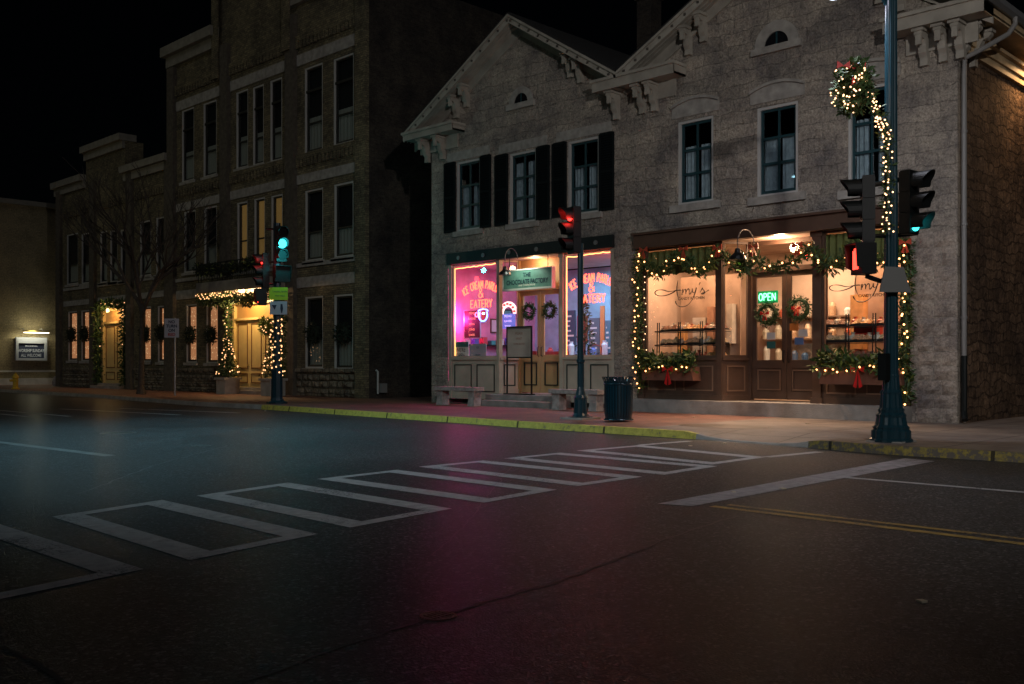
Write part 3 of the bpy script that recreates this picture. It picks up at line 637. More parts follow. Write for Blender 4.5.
# side eave: soffit, stepped frieze boards, gutter, scroll bracket and downspout
b = MB(); b.box(XR+.002, -7.46, YF+.0, 36, 8.74, 8.78); b.box(-7.50, -7.46, YF-.56, 36, 8.70, 9.0); b.build('side_soffit', M_tan, right)
b = MB(); b.box(XR+.002, XR+.10, YF+.02, 36, 8.18, 8.34); b.box(XR+.002, XR+.16, YF+.021, 36, 8.34, 8.52); b.box(XR+.002, XR+.26, YF+.022, 36, 8.52, 8.60); b.box(XR+.002, XR+.12, YF+.023, 36, 8.60, 8.738); b.build('side_frieze', M_tan, right)
b = MB(); b.use(M_grey); b.slab([(-7.46, YF-.6, 9.06), (-7.46, YF-.6, 8.92), (-7.38, YF-.6, 8.90), (-7.30, YF-.6, 8.96), (-7.30, YF-.6, 9.08)], (0, 14.4, 0)); b.build('gutter', M_trim, right)
bracket(right, YF+.12, 8.70, side=XR, m=M_trim); bracket(right, YF+.75, 8.70, side=XR, m=M_trim)
dp = [(-7.36, 23.0, 8.93), (-7.36, 23.0, 8.78), (-7.45, 22.85, 8.55), (-7.80, 22.35, 8.2), (XR+.10, 22.12, 8.0), (XR+.10, 22.10, 7.6), (XR+.10, 22.10, 1.6)]
b = MB(); b.tube(dp, .055, 10); 
for z in (2.4, 4.4, 6.4): b.lathe([(.07, 0), (.07, .05)], (XR+.10, 22.10, z), 10)
ds = b.build('downspout', M_pipe, right)
one(lambda b: b.tube([(XR+.10, 22.10, 1.6), (XR+.10, 22.10, .4), (XR+.16, 21.98, .22)], .065, 10), 'boot', M_black, ds)
for pz in (0,): pass
light('soffit_lamp_light', 'SPOT', (-7.72, 26.0, 8.66), 150, (1.0, .58, .26), size=.08, target=(XR+.25, 24.5, 0), spot=150, blend=.8, parent=right)
one(lambda b: b.lathe([(.09, 0), (.09, .03)], (-7.72, 26.0, 8.70), 14), 'soffit_lamp', emi('soffit_lamp_glow', (1, .62, .3), 12), right)

# wall trim: sills, hood moulds, shutters, windows
for i, r in enumerate(WL):
    w = sash_window(left, r, YF, 'stone'); curtain(w, r[0]+.12, r[1]-.12, r[2]+.1, r[3]-(.75 if i != 1 else .3), YF+.2, M_curtain, 7, .03, gap=.04)
    one(lambda b: b.box(r[0]-.12, r[1]+.12, YF-.07, YF+.10, r[2]-.17, r[2]-.004), 'sill', M_lintel, w)
    one(lambda b: b.box(r[0]-.45, r[1]+.45, YF-.02, YF-.002, r[3]+.06, r[3]+.34), 'lintel', M_lintel, w)
for i, r in enumerate(WR):
    w = sash_window(right, r, YF, 'stone'); curtain(w, r[0]+.12, r[1]-.12, r[2]+.1, r[3]-(.66, .78, .70)[i], YF+.2, M_curtain, (8, 10, 7)[i], (.03, .045, .035)[i], gap=(.05, .02, .09)[i])
    one(lambda b: b.box(r[0]-.22, r[1]+.22, YF-.09, YF+.10, r[2]-.20, r[2]-.004), 'sill', M_lintel, w)
    def hood(b):
        n = 8; x0, x1, z = r[0]-.18, r[1]+.18, r[3]+.10
        for k in range(n):
            xa, xb = x0+(x1-x0)*k/n, x0+(x1-x0)*(k+1)/n; f = lambda x: .16*(1-((x-(x0+x1)/2)/((x1-x0)/2))**2)
            b.slab([(xa, YF-.03, z), (xb, YF-.03, z), (xb, YF-.03, z+.26+f(xb)), (xa, YF-.03, z+.26+f(xa))], (0, .028, 0))
            b.slab([(xa, YF-.09, z+.26+f(xa)), (xb, YF-.09, z+.26+f(xb)), (xb, YF-.09, z+.33+f(xb)), (xa, YF-.09, z+.33+f(xa))], (0, .088, 0))
    one(hood, 'hood_mould', M_lintel, w)
for k, (a, c) in enumerate(SHL):
    r = WL[k//2]; x0, x1 = PX(a, YF), PX(c, YF); z0, z1 = r[2]+.0, r[3]+.02; b = MB(); t = .055
    b.box(x0, x0+t, YF-.06, YF-.003, z0, z1); b.box(x1-t, x1, YF-.06, YF-.003, z0, z1)
    for q in (z0, (z0+z1)/2-t/2, z1-t): b.box(x0+t, x1-t, YF-.058, YF-.003, q, q+t*1.3)
    z = z0+.1
    while z < z1-.08:
        b.slab([(x0+t, YF-.05, z), (x1-t, YF-.05, z), (x1-t, YF-.02, z+.05), (x0+t, YF-.02, z+.05)], (0, .01, .01)); z += .07
    b.box(x0+t, x1-t, YF-.012, YF-.004, z0, z1)
    b.build('shutter', M_shut, left)
# rock-faced corner blocks of the right pier
b = MB(); z = .14; x0, x1 = PX(917, YF), XR-.01; row = 0
while z < 4.0:
    h = random.uniform(.30, .42); sp = x0+(x1-x0)*(.42 if row % 2 else .62)
    for (a, c) in ((x0, sp), (sp, x1)):
        n = 3; d = [[random.uniform(.015, .075) for _ in range(n+1)] for _ in range(n+1)]
        for i in range(n+1):
            for j in range(n+1):
                if i in (0, n) or j in (0, n): d[i][j] = .006
        g = .012; fx = lambda i: a+g+(c-a-2*g)*i/n; fz = lambda j: z+g+(h-2*g)*j/n
        for i in range(n):
            for j in range(n): b.face([(fx(i), YF-d[i][j], fz(j)), (fx(i+1), YF-d[i+1][j], fz(j)), (fx(i+1), YF-d[i+1][j+1], fz(j+1)), (fx(i), YF-d[i][j+1], fz(j+1))])
    z += h; row += 1
b.build('corner_stones', M_stone2, right)
# chimney on the left roof
b = MB(); cx, cy = -24.5, 33.0; 
x, y = PX(649, 29.0), 29.0; b.box(x-.32, x+.32, y-.3, y+.3, 9.6, 14.9); b.box(x-.38, x+.38, y-.36, y+.36, 14.5, 14.75); b.build('chimney', M_brickdark, left)

# ================================================================ LEFT SHOP FRONT (ice cream parlour)
FZ = .50                                  # shop floors
x0, x1, z0, z1 = SL
b = MB(); b.box(HL[0]-.02, HL[1]+.02, YF-.10, YF+.18, HL[2], HL[3]); hb = b.build('header_beam', mat('dark_beam', (.008, .011, .012), .6, noise=.3), left)
for k in range(6):
    xx = HL[0]+(HL[1]-HL[0])*(k+.5)/6
    one(lambda b: b.slab([(xx+.07*math.cos(a*.785), YF-.13, (HL[2]+HL[3])/2+.07*math.sin(a*.785)) for a in range(8)], (0, .028, 0)), 'rosette', M_grey, hb)
ZS = PZ(455, 360, YF)+.0                   # sill height
def jamb(name, x, y, w, za, zb, parent, m=M_cream): return one(lambda b: (b.box(x-w/2, x+w/2, y, y+w, za, zb), b.box(x-w*.7, x+w*.7, y-.02, y+w+.02, za, za+.15), b.box(x-w*.7, x+w*.7, y-.02, y+w+.02, zb-.12, zb)), name, m, parent)
MX1, MX2 = PX(497.5, YF), PX(560.5, YF)
jamb('column', x0+.07, YF+.02, .13, .3, z1, left); jamb('column', MX1, YF+.02, .12, FZ, z1, left); jamb('column', MX2, YF+.02, .13, FZ, z1, left); jamb('column', x1-.06, YF+.02, .11, .3, z1, left)
DY = YF+.62; DX0, DX1 = PX(520, DY), PX(565, DY)
DX1 = DX0+1.75
M_out = mat('dark_green_moulding', (.02, .03, .028), .5)
def bulkhead(p, q, za, zb, parent, panels, m, mo, name='bulkhead'):
    """panelled stall riser between plan points p and q"""
    p = Vector((*p, 0)); q = Vector((*q, 0)); d = (q-p); L = d.length; u = d/L; n = Vector((u.y, -u.x, 0)); 
    def bx(b, s0, s1, o0, o1, c, e):
        pts = [p+u*s0+n*o0, p+u*s1+n*o0, p+u*s1+n*o1, p+u*s0+n*o1]; b.slab([(v.x, v.y, c) for v in pts], (0, 0, e-c))
    b = MB(); bx(b, 0, L, 0, -.10, za, zb); bx(b, -.0, L, .05, -.12, zb, zb+.07); bx(b, 0, L, .03, -.002, za, za+.14); o = b.build(name, m, parent)
    g = L/panels
    for k in range(panels):
        a, c, e, f = k*g+.12, (k+1)*g-.12, za+.24, zb-.14; t = .035; b = MB()
        bx(b, a, c, .018, .002, e, e+t); bx(b, a, c, .018, .002, f-t, f); bx(b, a, a+t, .018, .002, e+t, f-t); bx(b, c-t, c, .018, .002, e+t, f-t)
        b.build('panel_moulding', mo, o)
    return o
def glazing(p, q, za, zb, parent, m, name='display_window', bars=(), t=.06, gm=None, tr=None):
    p = Vector((*p, 0)); q = Vector((*q, 0)); d = (q-p); L = d.length; u = d/L; n = Vector((u.y, -u.x, 0))
    def bx(b, s0, s1, o0, o1, c, e):
        pts = [p+u*s0+n*o0, p+u*s1+n*o0, p+u*s1+n*o1, p+u*s0+n*o1]; b.slab([(v.x, v.y, c) for v in pts], (0, 0, e-c))
    b = MB(); bx(b, 0, t, .01, -.07, za, zb); bx(b, L-t, L, .01, -.07, za, zb); bx(b, t, L-t, .01, -.07, zb-t, zb); bx(b, t, L-t, .01, -.07, za, za+t)
    if tr: bx(b, t, L-t, .008, -.06, tr-.03, tr+.03)
    o = b.build(name, m, parent); g = MB(); v0 = p+u*t-n*.03; v1 = p+u*(L-t)-n*.03
    g.face([(v0.x, v0.y, za+t), (v1.x, v1.y, za+t), (v1.x, v1.y, zb-t), (v0.x, v0.y, zb-t)]); g.build('pane', gm or M_glass, o); return o
JY = YF+.06
bulkhead((x0+.14, JY), (MX1-.06, JY), .3, ZS, left, 2, M_cream, M_out)
bulkhead((MX1+.06, JY), (DX0-.05, DY), FZ, ZS, left, 1, M_cream, M_out)
bulkhead((MX2+.07, JY), (x1-.12, JY), .3, ZS, left, 2, M_cream, M_out)
glazing((x0+.14, JY+.02), (MX1-.06, JY+.02), ZS+.07, z1, left, M_cream)
glazing((MX1+.06, JY+.02), (DX0-.05, DY), ZS+.07, z1, left, M_cream)
glazing((MX2+.07, JY+.02), (x1-.12, JY+.02), ZS+.07, z1, left, M_cream)
glazing((DX1+.05, DY), (MX2+.0, JY+.12), ZS+.07, z1, left, M_cream); bulkhead((DX1+.05, DY), (MX2, JY+.12), FZ, ZS, left, 1, M_cream, M_out)
DTZ = PZ(530, 291, DY)
M_doorw = mat('warm_door_paint', (.50, .33, .16), .5)
def leaf_door(parent, xa, xb, y, za, zb, m, mo, mid, label=None, glass=True, hand=1, stile=.13):
    b = MB(); s = stile; b.box(xa, xa+s, y, y+.05, za, zb); b.box(xb-s, xb, y, y+.05, za, zb); b.box(xa+s, xb-s, y, y+.05, zb-s*1.1, zb); b.box(xa+s, xb-s, y, y+.05, za, za+.2); b.box(xa+s, xb-s, y, y+.05, mid-.1, mid+.1); b.box(xa+s, xb-s, y+.02, y+.04, za+.2, mid-.1)
    d = b.build('door', m, parent)
    b = MB(); t = .03; a, c, e, f = xa+s+.03, xb-s-.03, za+.23, mid-.14; b.box(a, c, y-.012, y+.018, e, e+t); b.box(a, c, y-.012, y+.018, f-t, f); b.box(a, a+t, y-.012, y+.018, e+t, f-t); b.box(c-t, c, y-.012, y+.018, e+t, f-t); b.build('panel_moulding', mo, d)
    g = MB(); g.face([(xa+s, y+.03, mid+.1), (xb-s, y+.03, mid+.1), (xb-s, y+.03, zb-s*1.1), (xa+s, y+.03, zb-s*1.1)]); g.build('pane', M_glass, d)
    hx = xb-s*.5 if hand > 0 else xa+s*.5
    one(lambda b: b.tube([(hx, y-.01, mid+.05), (hx, y-.06, mid+.08), (hx, y-.06, mid+.32), (hx, y-.01, mid+.35)], .014, 6), 'handle', M_black, d)
    return d
dm = (DX0+DX1)/2
leaf_door(left, DX0, dm-.01, DY+.02, FZ+.04, DTZ, M_doorw, M_out, 1.62); leaf_door(left, dm+.01, DX1, DY+.02, FZ+.04, DTZ, M_doorw, M_out, 1.62, hand=-1)
b = MB(); b.box(DX0-.1, DX0, DY-.03, DY+.1, FZ, z1); b.box(DX1, DX1+.1, DY-.03, DY+.1, FZ, z1); b.box(DX0, DX1, DY-.025, DY+.1, DTZ, DTZ+.10); b.box(DX0, DX1, DY+.03, DY+.06, DTZ+.10, z1); b.build('door_frame', M_doorw, left)
b = MB(); b.box(x0, x1, YF+.02, DY+3.2, z1-.01, z1+.04); b.build('lobby_ceiling', M_cream, left)
# room behind
M_pinkwall = mat('violet_wall', (.55, .24, .38), .8, noise=.2, nscale=2); M_bluewall = mat('pale_blue_wall', (.30, .48, .62), .8, noise=.2, nscale=2)
M_floor = mat('shop_floor', (.25, .17, .12), .5, noise=.2)
YB2 = YF+4.2
b = MB(); b.use(M_bluewall); b.box(x0, x1, YB2, YB2+.1, .3, z1); b.use(M_pinkwall); b.box(x0-.1, x0, YF+.3, YB2, .3, z1); b.box(x1, x1+.1, YF+.3, YB2, .3, z1); b.use(M_floor); b.box(x0, x1, DY+.08, YB2, .3, FZ); b.box(x0, MX1, YF+.2, DY+.08, .3, FZ); b.box(MX2, x1, YF+.2, DY+.08, .3, FZ); b.build('shop_interior', None, left)
b = MB(); b.use(M_conc); b.box(MX1-.1, MX2+.1, YF-.02, DY+.06, .14, FZ); b.build('door_threshold', None, left)
light('parlour_ceiling_light', 'AREA', (x0+1.3, YF+1.6, z1-.1), 36, (1.0, .24, .32), size=1.2, target=(x0+1.3, YF+1.6, 0), parent=left)
light('parlour_counter_light', 'AREA', ((MX1+MX2)/2, YF+2.6, z1-.1), 95, (.35, .70, 1.0), size=1.5, target=((MX1+MX2)/2, YF+2.6, 0), parent=left)
light('parlour_dining_light', 'AREA', (x1-1.0, YF+2.0, z1-.1), 105, (.72, .80, 1.0), size=1.2, target=(x1-1.0, YF+2.4, 0), parent=left)
light('lobby_light', 'POINT', ((MX1+MX2)/2, YF+.3, z1-.15), 30, (1, .50, .28), size=.1, parent=left)
M_neon = emi('neon_red', (1, .075, .035), 6.5); M_neonp = emi('neon_pink', (1, .04, .40), 26); M_neonb = emi('neon_blue', (.08, .16, 1), 11); M_neony = emi('neon_amber', (1, .42, .12), 4.0); M_neong = emi('neon_green', (.03, 1, .25), 4.5)
# pink neon border tubes inside each bay, amber rope light framing the glass
t = tag(one(lambda b: b.tube([(x0+.02, YF+.05, .9), (x0+.02, YF+.05, z1-.06)], .022, 8), 'neon_tube', M_neonp, None), 'vertical pink neon tube at the far left edge of the parlour window', 'neon tube')
def wavy(p, q, n=24, a=.012): 
    p, q = Vector(p), Vector(q); return [p.lerp(q, k/n)+Vector((random.uniform(-a, a), 0, random.uniform(-a, a))) for k in range(n+1)]
tag(one(lambda b: b.tube(wavy((x0+.20, YF+.13, ZS+.14), (x0+.20, YF+.13, z1-.14), 24, .004)+wavy((x0+.24, YF+.13, z1-.12), (MX1-.10, YF+.13, z1-.10), 14, .02), .014, 6), 'rope_light', M_neony, None), 'amber rope light along the left and top of the left parlour window', 'rope light', 'rope lights framing the parlour windows')
tag(one(lambda b: b.tube(wavy((MX2+.13, YF+.13, ZS+.14), (MX2+.13, YF+.13, z1-.14), 24, .004)+wavy((MX2+.16, YF+.13, z1-.12), (x1-.15, YF+.13, z1-.08), 14, .02), .014, 6), 'rope_light', M_neony, None), 'amber rope light along the left and top of the right parlour window', 'rope light', 'rope lights framing the parlour windows')
def parlour_neon(label, c, zc, Y, s, swirl):
    o = thing('neon_sign', label, 'neon sign', (c, Y, zc), 'red neon parlour signs')
    one(lambda b: stroke_text(b, 'ICE CREAM PARLOR', .24*s, c, zc+.40*s, Y, .018, arc_r=1.55*s, squeeze=.62, gap=.2), 'lettering', M_neon, o)
    one(lambda b: stroke_text(b, '&', .30*s, c-.02, zc+.10*s, Y, .015), 'ampersand', M_neon, o)
    one(lambda b: stroke_text(b, 'EATERY', .24*s, c, zc-.22*s, Y, .018, squeeze=.95), 'lettering', M_neon, o)
    return o
nc = (PX(461, YF+.32)+PX(500, YF+.32))/2
parlour_neon('red neon ICE CREAM PARLOR & EATERY sign in the left parlour window', nc+.05, PZ(481, 300, YF+.32)-.02, YF+.32, 1.0, True)
parlour_neon('red neon ICE CREAM PARLOR & EATERY sign in the right parlour window behind the signal pole', PX(592, YF+.32), PZ(592, 295, YF+.32), YF+.32, .98, False)
bx_, bz_ = PX(483, YF+.30), PZ(483, 315, YF+.30)
o = thing('neon_sign', 'round blue neon cup and swirl sign under the left red lettering', 'neon sign', (bx_, YF+.30, bz_))
one(lambda b: (b.tube([(bx_+x, YF+.30, bz_+z) for x, z in arc(0, 0, .20, .20, 150, 390, 16)], .022, 6), b.tube([(bx_+x, YF+.30, bz_+z) for x, z in arc(0, .10, .24, .09, 15, 165, 12)], .018, 6)), 'swirl', M_neonb, o)
one(lambda b: b.tube([(bx_-.30+x, YF+.30, bz_+.02+z) for x, z in arc(0, 0, .07, .07, 0, 360, 10)], .018, 6), 'cup', emi('neon_rose', (1, .08, .2), 8), o)
one(lambda b: b.lathe([(.03, 0), (.04, .03), (.03, .06)], (bx_+.02, YF+.30, bz_+.02), 8), 'dot', emi('neon_white', (.7, .8, 1), 9), o)
light('pink_window_glow', 'POINT', (x0+.30, YF+.35, 2.9), 110, (1.0, .05, .40), size=.15, parent=left)
light('blue_neon_glow', 'POINT', (bx_, YF+.25, bz_), 8, (.2, .25, 1.0), size=.12, parent=left)
light('red_neon_glow', 'POINT', (x1-.8, YF+.22, 3.3), 55, (1, .08, .06), size=.3, parent=left)
# notices and furniture behind the glass
def sheetsign(name, label, cat, px0, px1, pt, pb, Y, m, lines, tm, group=None, frame=None):
    a, c, e, f = PX(px0, Y), PX(px1, Y), PZ(px0, pb, Y), PZ(px0, pt, Y)
    o = thing(name, label, cat, ((a+c)/2, Y, e), group); one(lambda b: b.box(a, c, Y, Y+.02, e, f), 'board', m, o)
    if frame: one(lambda b: (b.box(a-.03, a, Y-.01, Y+.02, e-.03, f+.03), b.box(c, c+.03, Y-.01, Y+.02, e-.03, f+.03), b.box(a, c, Y-.01, Y+.02, f, f+.03), b.box(a, c, Y-.01, Y+.02, e-.03, e)), 'frame', frame, o)
    n = len(lines)
    for k, (tx, sz) in enumerate(lines):
        if tx: text(tx, sz, tm, o, ((a+c)/2, Y-.012, f-(f-e)*(k+.5)/n), sx=.85)
    return o
M_paper = mat('white_paper', (.75, .75, .72), .8); M_ink = mat('dark_ink', (.02, .03, .06), .8); M_teal = mat('teal_card', (.03, .16, .16), .6)
o = sheetsign('open_sign', "white and teal card reading WE'RE OPEN at the left window's lower left corner", 'window sign', 453.5, 468.5, 342, 358.5, YF+.16, M_paper, [('', .2), ("WE'RE", .19), ('OPEN', .19)], M_ink)
a, c, e, f = PX(453.5, YF+.16), PX(468.5, YF+.16), PZ(453.5, 358.5, YF+.16), PZ(453.5, 342, YF+.16)
one(lambda b: b.box(a+.01, c-.01, YF+.145, YF+.158, f-.17, f-.01), 'header', M_teal, o)
sheetsign('window_poster', 'pale grey poster leaning right of the OPEN card in the left window', 'poster', 470, 486, 344, 359, YF+.18, mat('grey_paper', (.45, .45, .5), .8), [('ICE', .09), ('CREAM', .09)], M_ink)
o = sheetsign('menu_board', 'red and white chalk menu board hanging under the neon lettering', 'menu board', 464.5, 480, 311, 338, YF+.42, mat('dark_board', (.10, .02, .03), .7), [('MENU', .12), ('SUNDAES', .10), ('SODAS', .10), ('CONES', .10), ('SHAKES', .10)], emi('lit_chalk', (1, .35, .2), 1.0), frame=M_white)
sheetsign('blue_poster', 'blue menu screen with rows of writing seen through the angled pane', 'menu board', 501.5, 515, 314, 329, YF+1.6, emi('blue_screen', (.05, .16, .5), .8), [('SPECIALS', .10), ('FLAVORS', .10), ('TODAY', .10)], emi('pale_letter', (.6, .7, .9), 1.2))
c3 = PX(508, YF+1.5); z3 = PZ(508, 314, YF+1.5)
o = thing('arched_sign', 'lit white arched ice cream sign above the blue screen', 'sign', (c3, YF+1.5, z3))
one(lambda b: [b.slab([(c3+r*math.cos(a), YF+1.5, z3+r*math.sin(a)) for r, a in ((.24, 3.1416*k/10), (.42, 3.1416*k/10), (.42, 3.1416*(k+1)/10), (.24, 3.1416*(k+1)/10))], (0, .03, 0)) for k in range(10)], 'arch', emi('lit_arch', (1, .75, .65), 1.6), o)
one(lambda b: [b.lathe([(.03, 0), (.05, .03), (.03, .07)], (c3+.33*math.cos(3.1416*(k+.5)/7), YF+1.47, z3+.33*math.sin(3.1416*(k+.5)/7)-.03), 8) for k in range(7)], 'red_letters', emi('red_letter', (.9, .05, .05), 1.5), o)
# hanging sign box with gooseneck lamp
sy = YF-.25
a, c, e, f = PX(503.5, sy), PX(551.5, sy), PZ(503.5, 289.5, sy), PZ(503.5, 272, sy)
o = thing('hanging_sign', 'green hanging sign reading THE CHOCOLATE FACTORY above the parlour door', 'shop sign', ((a+c)/2, sy, e))
one(lambda b: b.box(a, c, sy, sy+.12, e, f), 'board', mat('sage_board', (.10, .22, .17), .5, noise=.2, nscale=8), o)
one(lambda b: (b.box(a-.03, c+.03, sy-.02, sy+.14, e-.06, e), b.box(a-.03, c+.03, sy-.02, sy+.14, f, f+.04), b.box(a-.03, a, sy-.02, sy+.14, e, f), b.box(c, c+.03, sy-.02, sy+.14, e, f)), 'frame', mat('pale_frame', (.6, .6, .52), .5), o)
M_let = mat('dark_letter', (.008, .03, .04), .5)
text('THE', .17, M_let, o, ((a+c)/2, sy-.004, f-.15), bold=.006); text('CHOCOLATE FACTORY', .20, M_let, o, ((a+c)/2, sy-.004, f-.36), sx=.80, bold=.006); text('FINE CONFECTIONS', .075, mat('pale_letters', (.65, .68, .55), .5), o, ((a+c)/2, sy-.004, e+.08), bold=.002)
for xx in (a+.2, c-.2): one(lambda b: b.tube([(xx, sy+.06, f+.03), (xx, sy+.06, z1-.01)], .012, 6), 'hanger', M_black, o)
def gooseneck(label, x, z, Y, lam, drop=.55, out=.75, s=1.0, energy=0, col=(1, .7, .45), shade=None):
    o = thing('gooseneck_lamp', label, 'wall lamp', (x, Y, z), 'gooseneck lamps over the shop doors')
    one(lambda b: b.tube([(x, Y, z)]+[(x, Y-out*.5*(1-math.cos(q)), z+.30*s*math.sin(q)) for q in [3.14*k/10 for k in range(1, 10)]]+[(x, Y-out, z), (x, Y-out, z-drop*.3)], .014*s, 6), 'arm', M_grey, o)
    one(lambda b: b.lathe([(.20*s, -.26*s), (.17*s, -.18*s), (.08*s, -.10*s), (.05*s, 0)], (x, Y-out, z-drop*.3), 16), 'lamp_shade', shade or M_black, o)
    return o
gooseneck('black gooseneck lamp left of the hanging sign', PX(509, YF-.5), PZ(509, 258, YF-.5), YF-.12, 0, drop=.9, out=.55)
light('sign_lamp', 'SPOT', ((a+c)/2, sy-.5, f+.35), 60, (.9, 1, .85), size=.05, target=((a+c)/2, sy, e+.1), spot=120, parent=left)
# lobby furnishings
sy = YF-.12
a, c, e, f = PX(507.5, sy), PX(531, sy), PZ(507.5, 357, sy), PZ(507.5, 328, sy)
o = thing('standing_notice_board', 'framed grey notice board on a thin black stand before the parlour door', 'notice board', ((a+c)/2, sy, FZ))
one(lambda b: b.box(a, c, sy, sy+.02, e, f), 'board', mat('notice_paper', (.42, .36, .32), .8, noise=.1), o)
fr = one(lambda b: (b.box(a-.04, a, sy-.015, sy+.025, FZ-.0, f+.04), b.box(c, c+.04, sy-.015, sy+.025, FZ, f+.04), b.box(a, c, sy-.015, sy+.025, f, f+.04), b.box(a, c, sy-.015, sy+.025, e-.04, e), b.box(a-.04, c+.04, sy-.14, sy+.14, FZ, FZ+.03)), 'stand', M_black, o)
for k, (tx, sz) in enumerate((('PLEASE', .1), ('WAIT', .1), ('TO BE SEATED', .075))): text(tx, sz, mat('rust_letters', (.28, .12, .09), .8), o, ((a+c)/2, sy-.004, f-.18-.16*k))
for i, px in enumerate((536, 560)): 
    xx = (DX0+dm)/2 if i == 0 else (dm+DX1)/2
    wreath(['dark wreath on the left leaf of the parlour door', 'dark wreath on the right leaf of the parlour door'][i], (xx, DY-.05, PZ(536, 311, DY)), .2, rad=.07, group='wreaths on the parlour doors', bow=False)
# inside: counters, chairs, decorated tree
M_red = mat('red_booth', (.30, .05, .03), .5); M_chrome = mat('chrome', (.7, .7, .7), .2, metal=1)
def booth(x, y, lab): 
    o = thing('booth_seat', lab, 'booth', (x, y, FZ), 'red booths inside the parlour'); one(lambda b: b.box(x-.55, x+.55, y-.2, y+.25, FZ, FZ+.45), 'seat', M_red, o); one(lambda b: b.box(x-.55, x+.55, y+.25, y+.35, FZ, FZ+1.35), 'backrest', M_red, o)
booth(x0+2.0, YF+1.3, 'dark red booth behind the posters in the left window'); booth(MX1+.2, YF+2.2, 'dark red booth seen through the angled pane')
o = thing('service_counter', 'pale blue lit counter with steel top at the back of the parlour', 'counter', (dm, YF+3.3, FZ)); one(lambda b: b.box(x0+.5, x1-2.0, YF+3.2, YF+3.7, FZ, FZ+1.15), 'cabinet', mat('pale_counter', (.45, .6, .68), .4), o); one(lambda b: b.box(x0+.45, x1-1.95, YF+3.1, YF+3.8, FZ+1.15, FZ+1.22), 'countertop', M_chrome, o)
for k in range(9):
    xx = x0+1.0+k*.48; hh = random.uniform(.2, .5); b = MB(); b.lathe([(.10, 0), (.11, hh*.7), (.06, hh*.85), (.07, hh)], (xx, YF+3.4, FZ+1.225), 12)
    tag(b.build('candy_jar', mat('jar_%d' % (k % 3), [(.7, .75, .8), (.6, .1, .1), (.2, .3, .7)][k % 3], .2)), '%s jar standing %s on the parlour back counter' % (['white', 'red', 'blue'][k % 3], ['at the far left', 'second from the left', 'third from the left', 'left of centre', 'at the middle', 'right of centre', 'third from the right', 'second from the right', 'at the far right'][k]), 'jar', 'jars on the back counter')
for k, (pa, pb, za, zb_, cl, st, nm) in enumerate(((566, 576, 1.9, 3.3, (.05, .10, .14), .3, 'dark blue menu panel'), (578, 588, 2.2, 3.1, (.35, .10, .05), .7, 'rust coloured picture'), (590, 600, 1.8, 3.0, (.14, .17, .20), .7, 'grey blackboard'), (601, 605, 1.6, 3.4, (.8, .28, .10), .8, 'orange wooden post panel'), (606, 613, 1.8, 2.9, (.10, .20, .26), .7, 'teal picture'))):
    xa, xb = PX(pa, YB2), PX(pb, YB2)
    if xb < x0+.1: continue
    o = thing('wall_picture', '%s on the parlour back wall seen through the right window' % nm, 'picture', ((xa+xb)/2, YB2, za), 'pictures on the parlour back wall'); one(lambda b: b.box(max(xa, x0+.05), xb, YB2-.05, YB2-.004, za, zb_), 'panel', mat('panel_%d' % k, cl, .5), o)
    rw = 0
    while za+.2+rw*.17 < zb_-.1 and k != 3: one(lambda b: b.box(max(xa, x0+.05)+.05, xb-.05-random.random()*.2, YB2-.056, YB2-.051, za+.15+rw*.17, za+.21+rw*.17), 'text_row', M_paper, o); rw += 1
def conifer(label, x, y, z, h, r, lights, name='christmas_tree', dens=900, pot=None, m=M_leaf, bulb=BULB, group=None, leafsize=.13):
    t = thing(name, label, 'tree', (x, y, z), group); b = MB(); b.use(m)
    for k in range(dens):
        f = random.random()**1.4; a = random.uniform(0, 6.283); q = r*(1-f)*(.85+.25*math.sin(a*5+f*20))*random.uniform(.3, 1)**.5
        b.leaf((x+q*math.cos(a), y+q*math.sin(a), z+.12+f*(h-.12)), leafsize, up=(math.cos(a)*.6, math.sin(a)*.6, .1))
    b.build('crown', None, t); one(lambda b: b.tube([(x, y, z-.05), (x, y, z+h*.8)], [.04, .01], 6), 'trunk', M_bark, t)
    for k in range(lights):
        f = random.random()**1.3*.96; a = random.uniform(0, 6.283); q = r*(1-f)*1.0+.02
        o = bpy.data.objects.new('bulb', bulb); COL.objects.link(o); o.parent = t; o.location = (q*math.cos(a), q*math.sin(a), .15+f*(h-.15))
    return t
conifer('dark slim christmas tree inside the right parlour window', PX(585, YF+.75), YF+.75, ZS-.6, 2.5, .42, 0)
def cafe_chair(x, y, z, rot, lab):
    o = thing('cafe_chair', lab, 'chair', (x, y, z), 'wooden cafe chairs inside the parlour'); m = mat('brown_chair', (.28, .09, .04), .5)
    T = Matrix.Translation((x, y, z)) @ Matrix.Rotation(rot, 4, 'Z')
    def P(fn, n, mm=m):
        b = MB(); fn(b); b.xform(T); b.build(n, mm, o)
    P(lambda b: b.box(-.2, .2, -.2, .2, .44, .48), 'seat')
    for sx in (-1, 1):
        for sy_ in (-1, 1): P(lambda b: b.tube([(sx*.17, sy_*.17, .44), (sx*.21, sy_*.21, 0)], .018, 6), 'leg')
    P(lambda b: b.tube([(-.18, .19, .46), (-.2, .26, .95), (0, .28, 1.02), (.2, .26, .95), (.18, .19, .46)], .018, 6), 'backrest')
cafe_chair(PX(592, YF+.8), YF+.9, 1.0, .6, 'brown cafe chair tipped against the glass beside the dark tree'); cafe_chair(x1-.5, YF+1.3, FZ, 2.2, 'brown cafe chair at the right edge of the right parlour window')
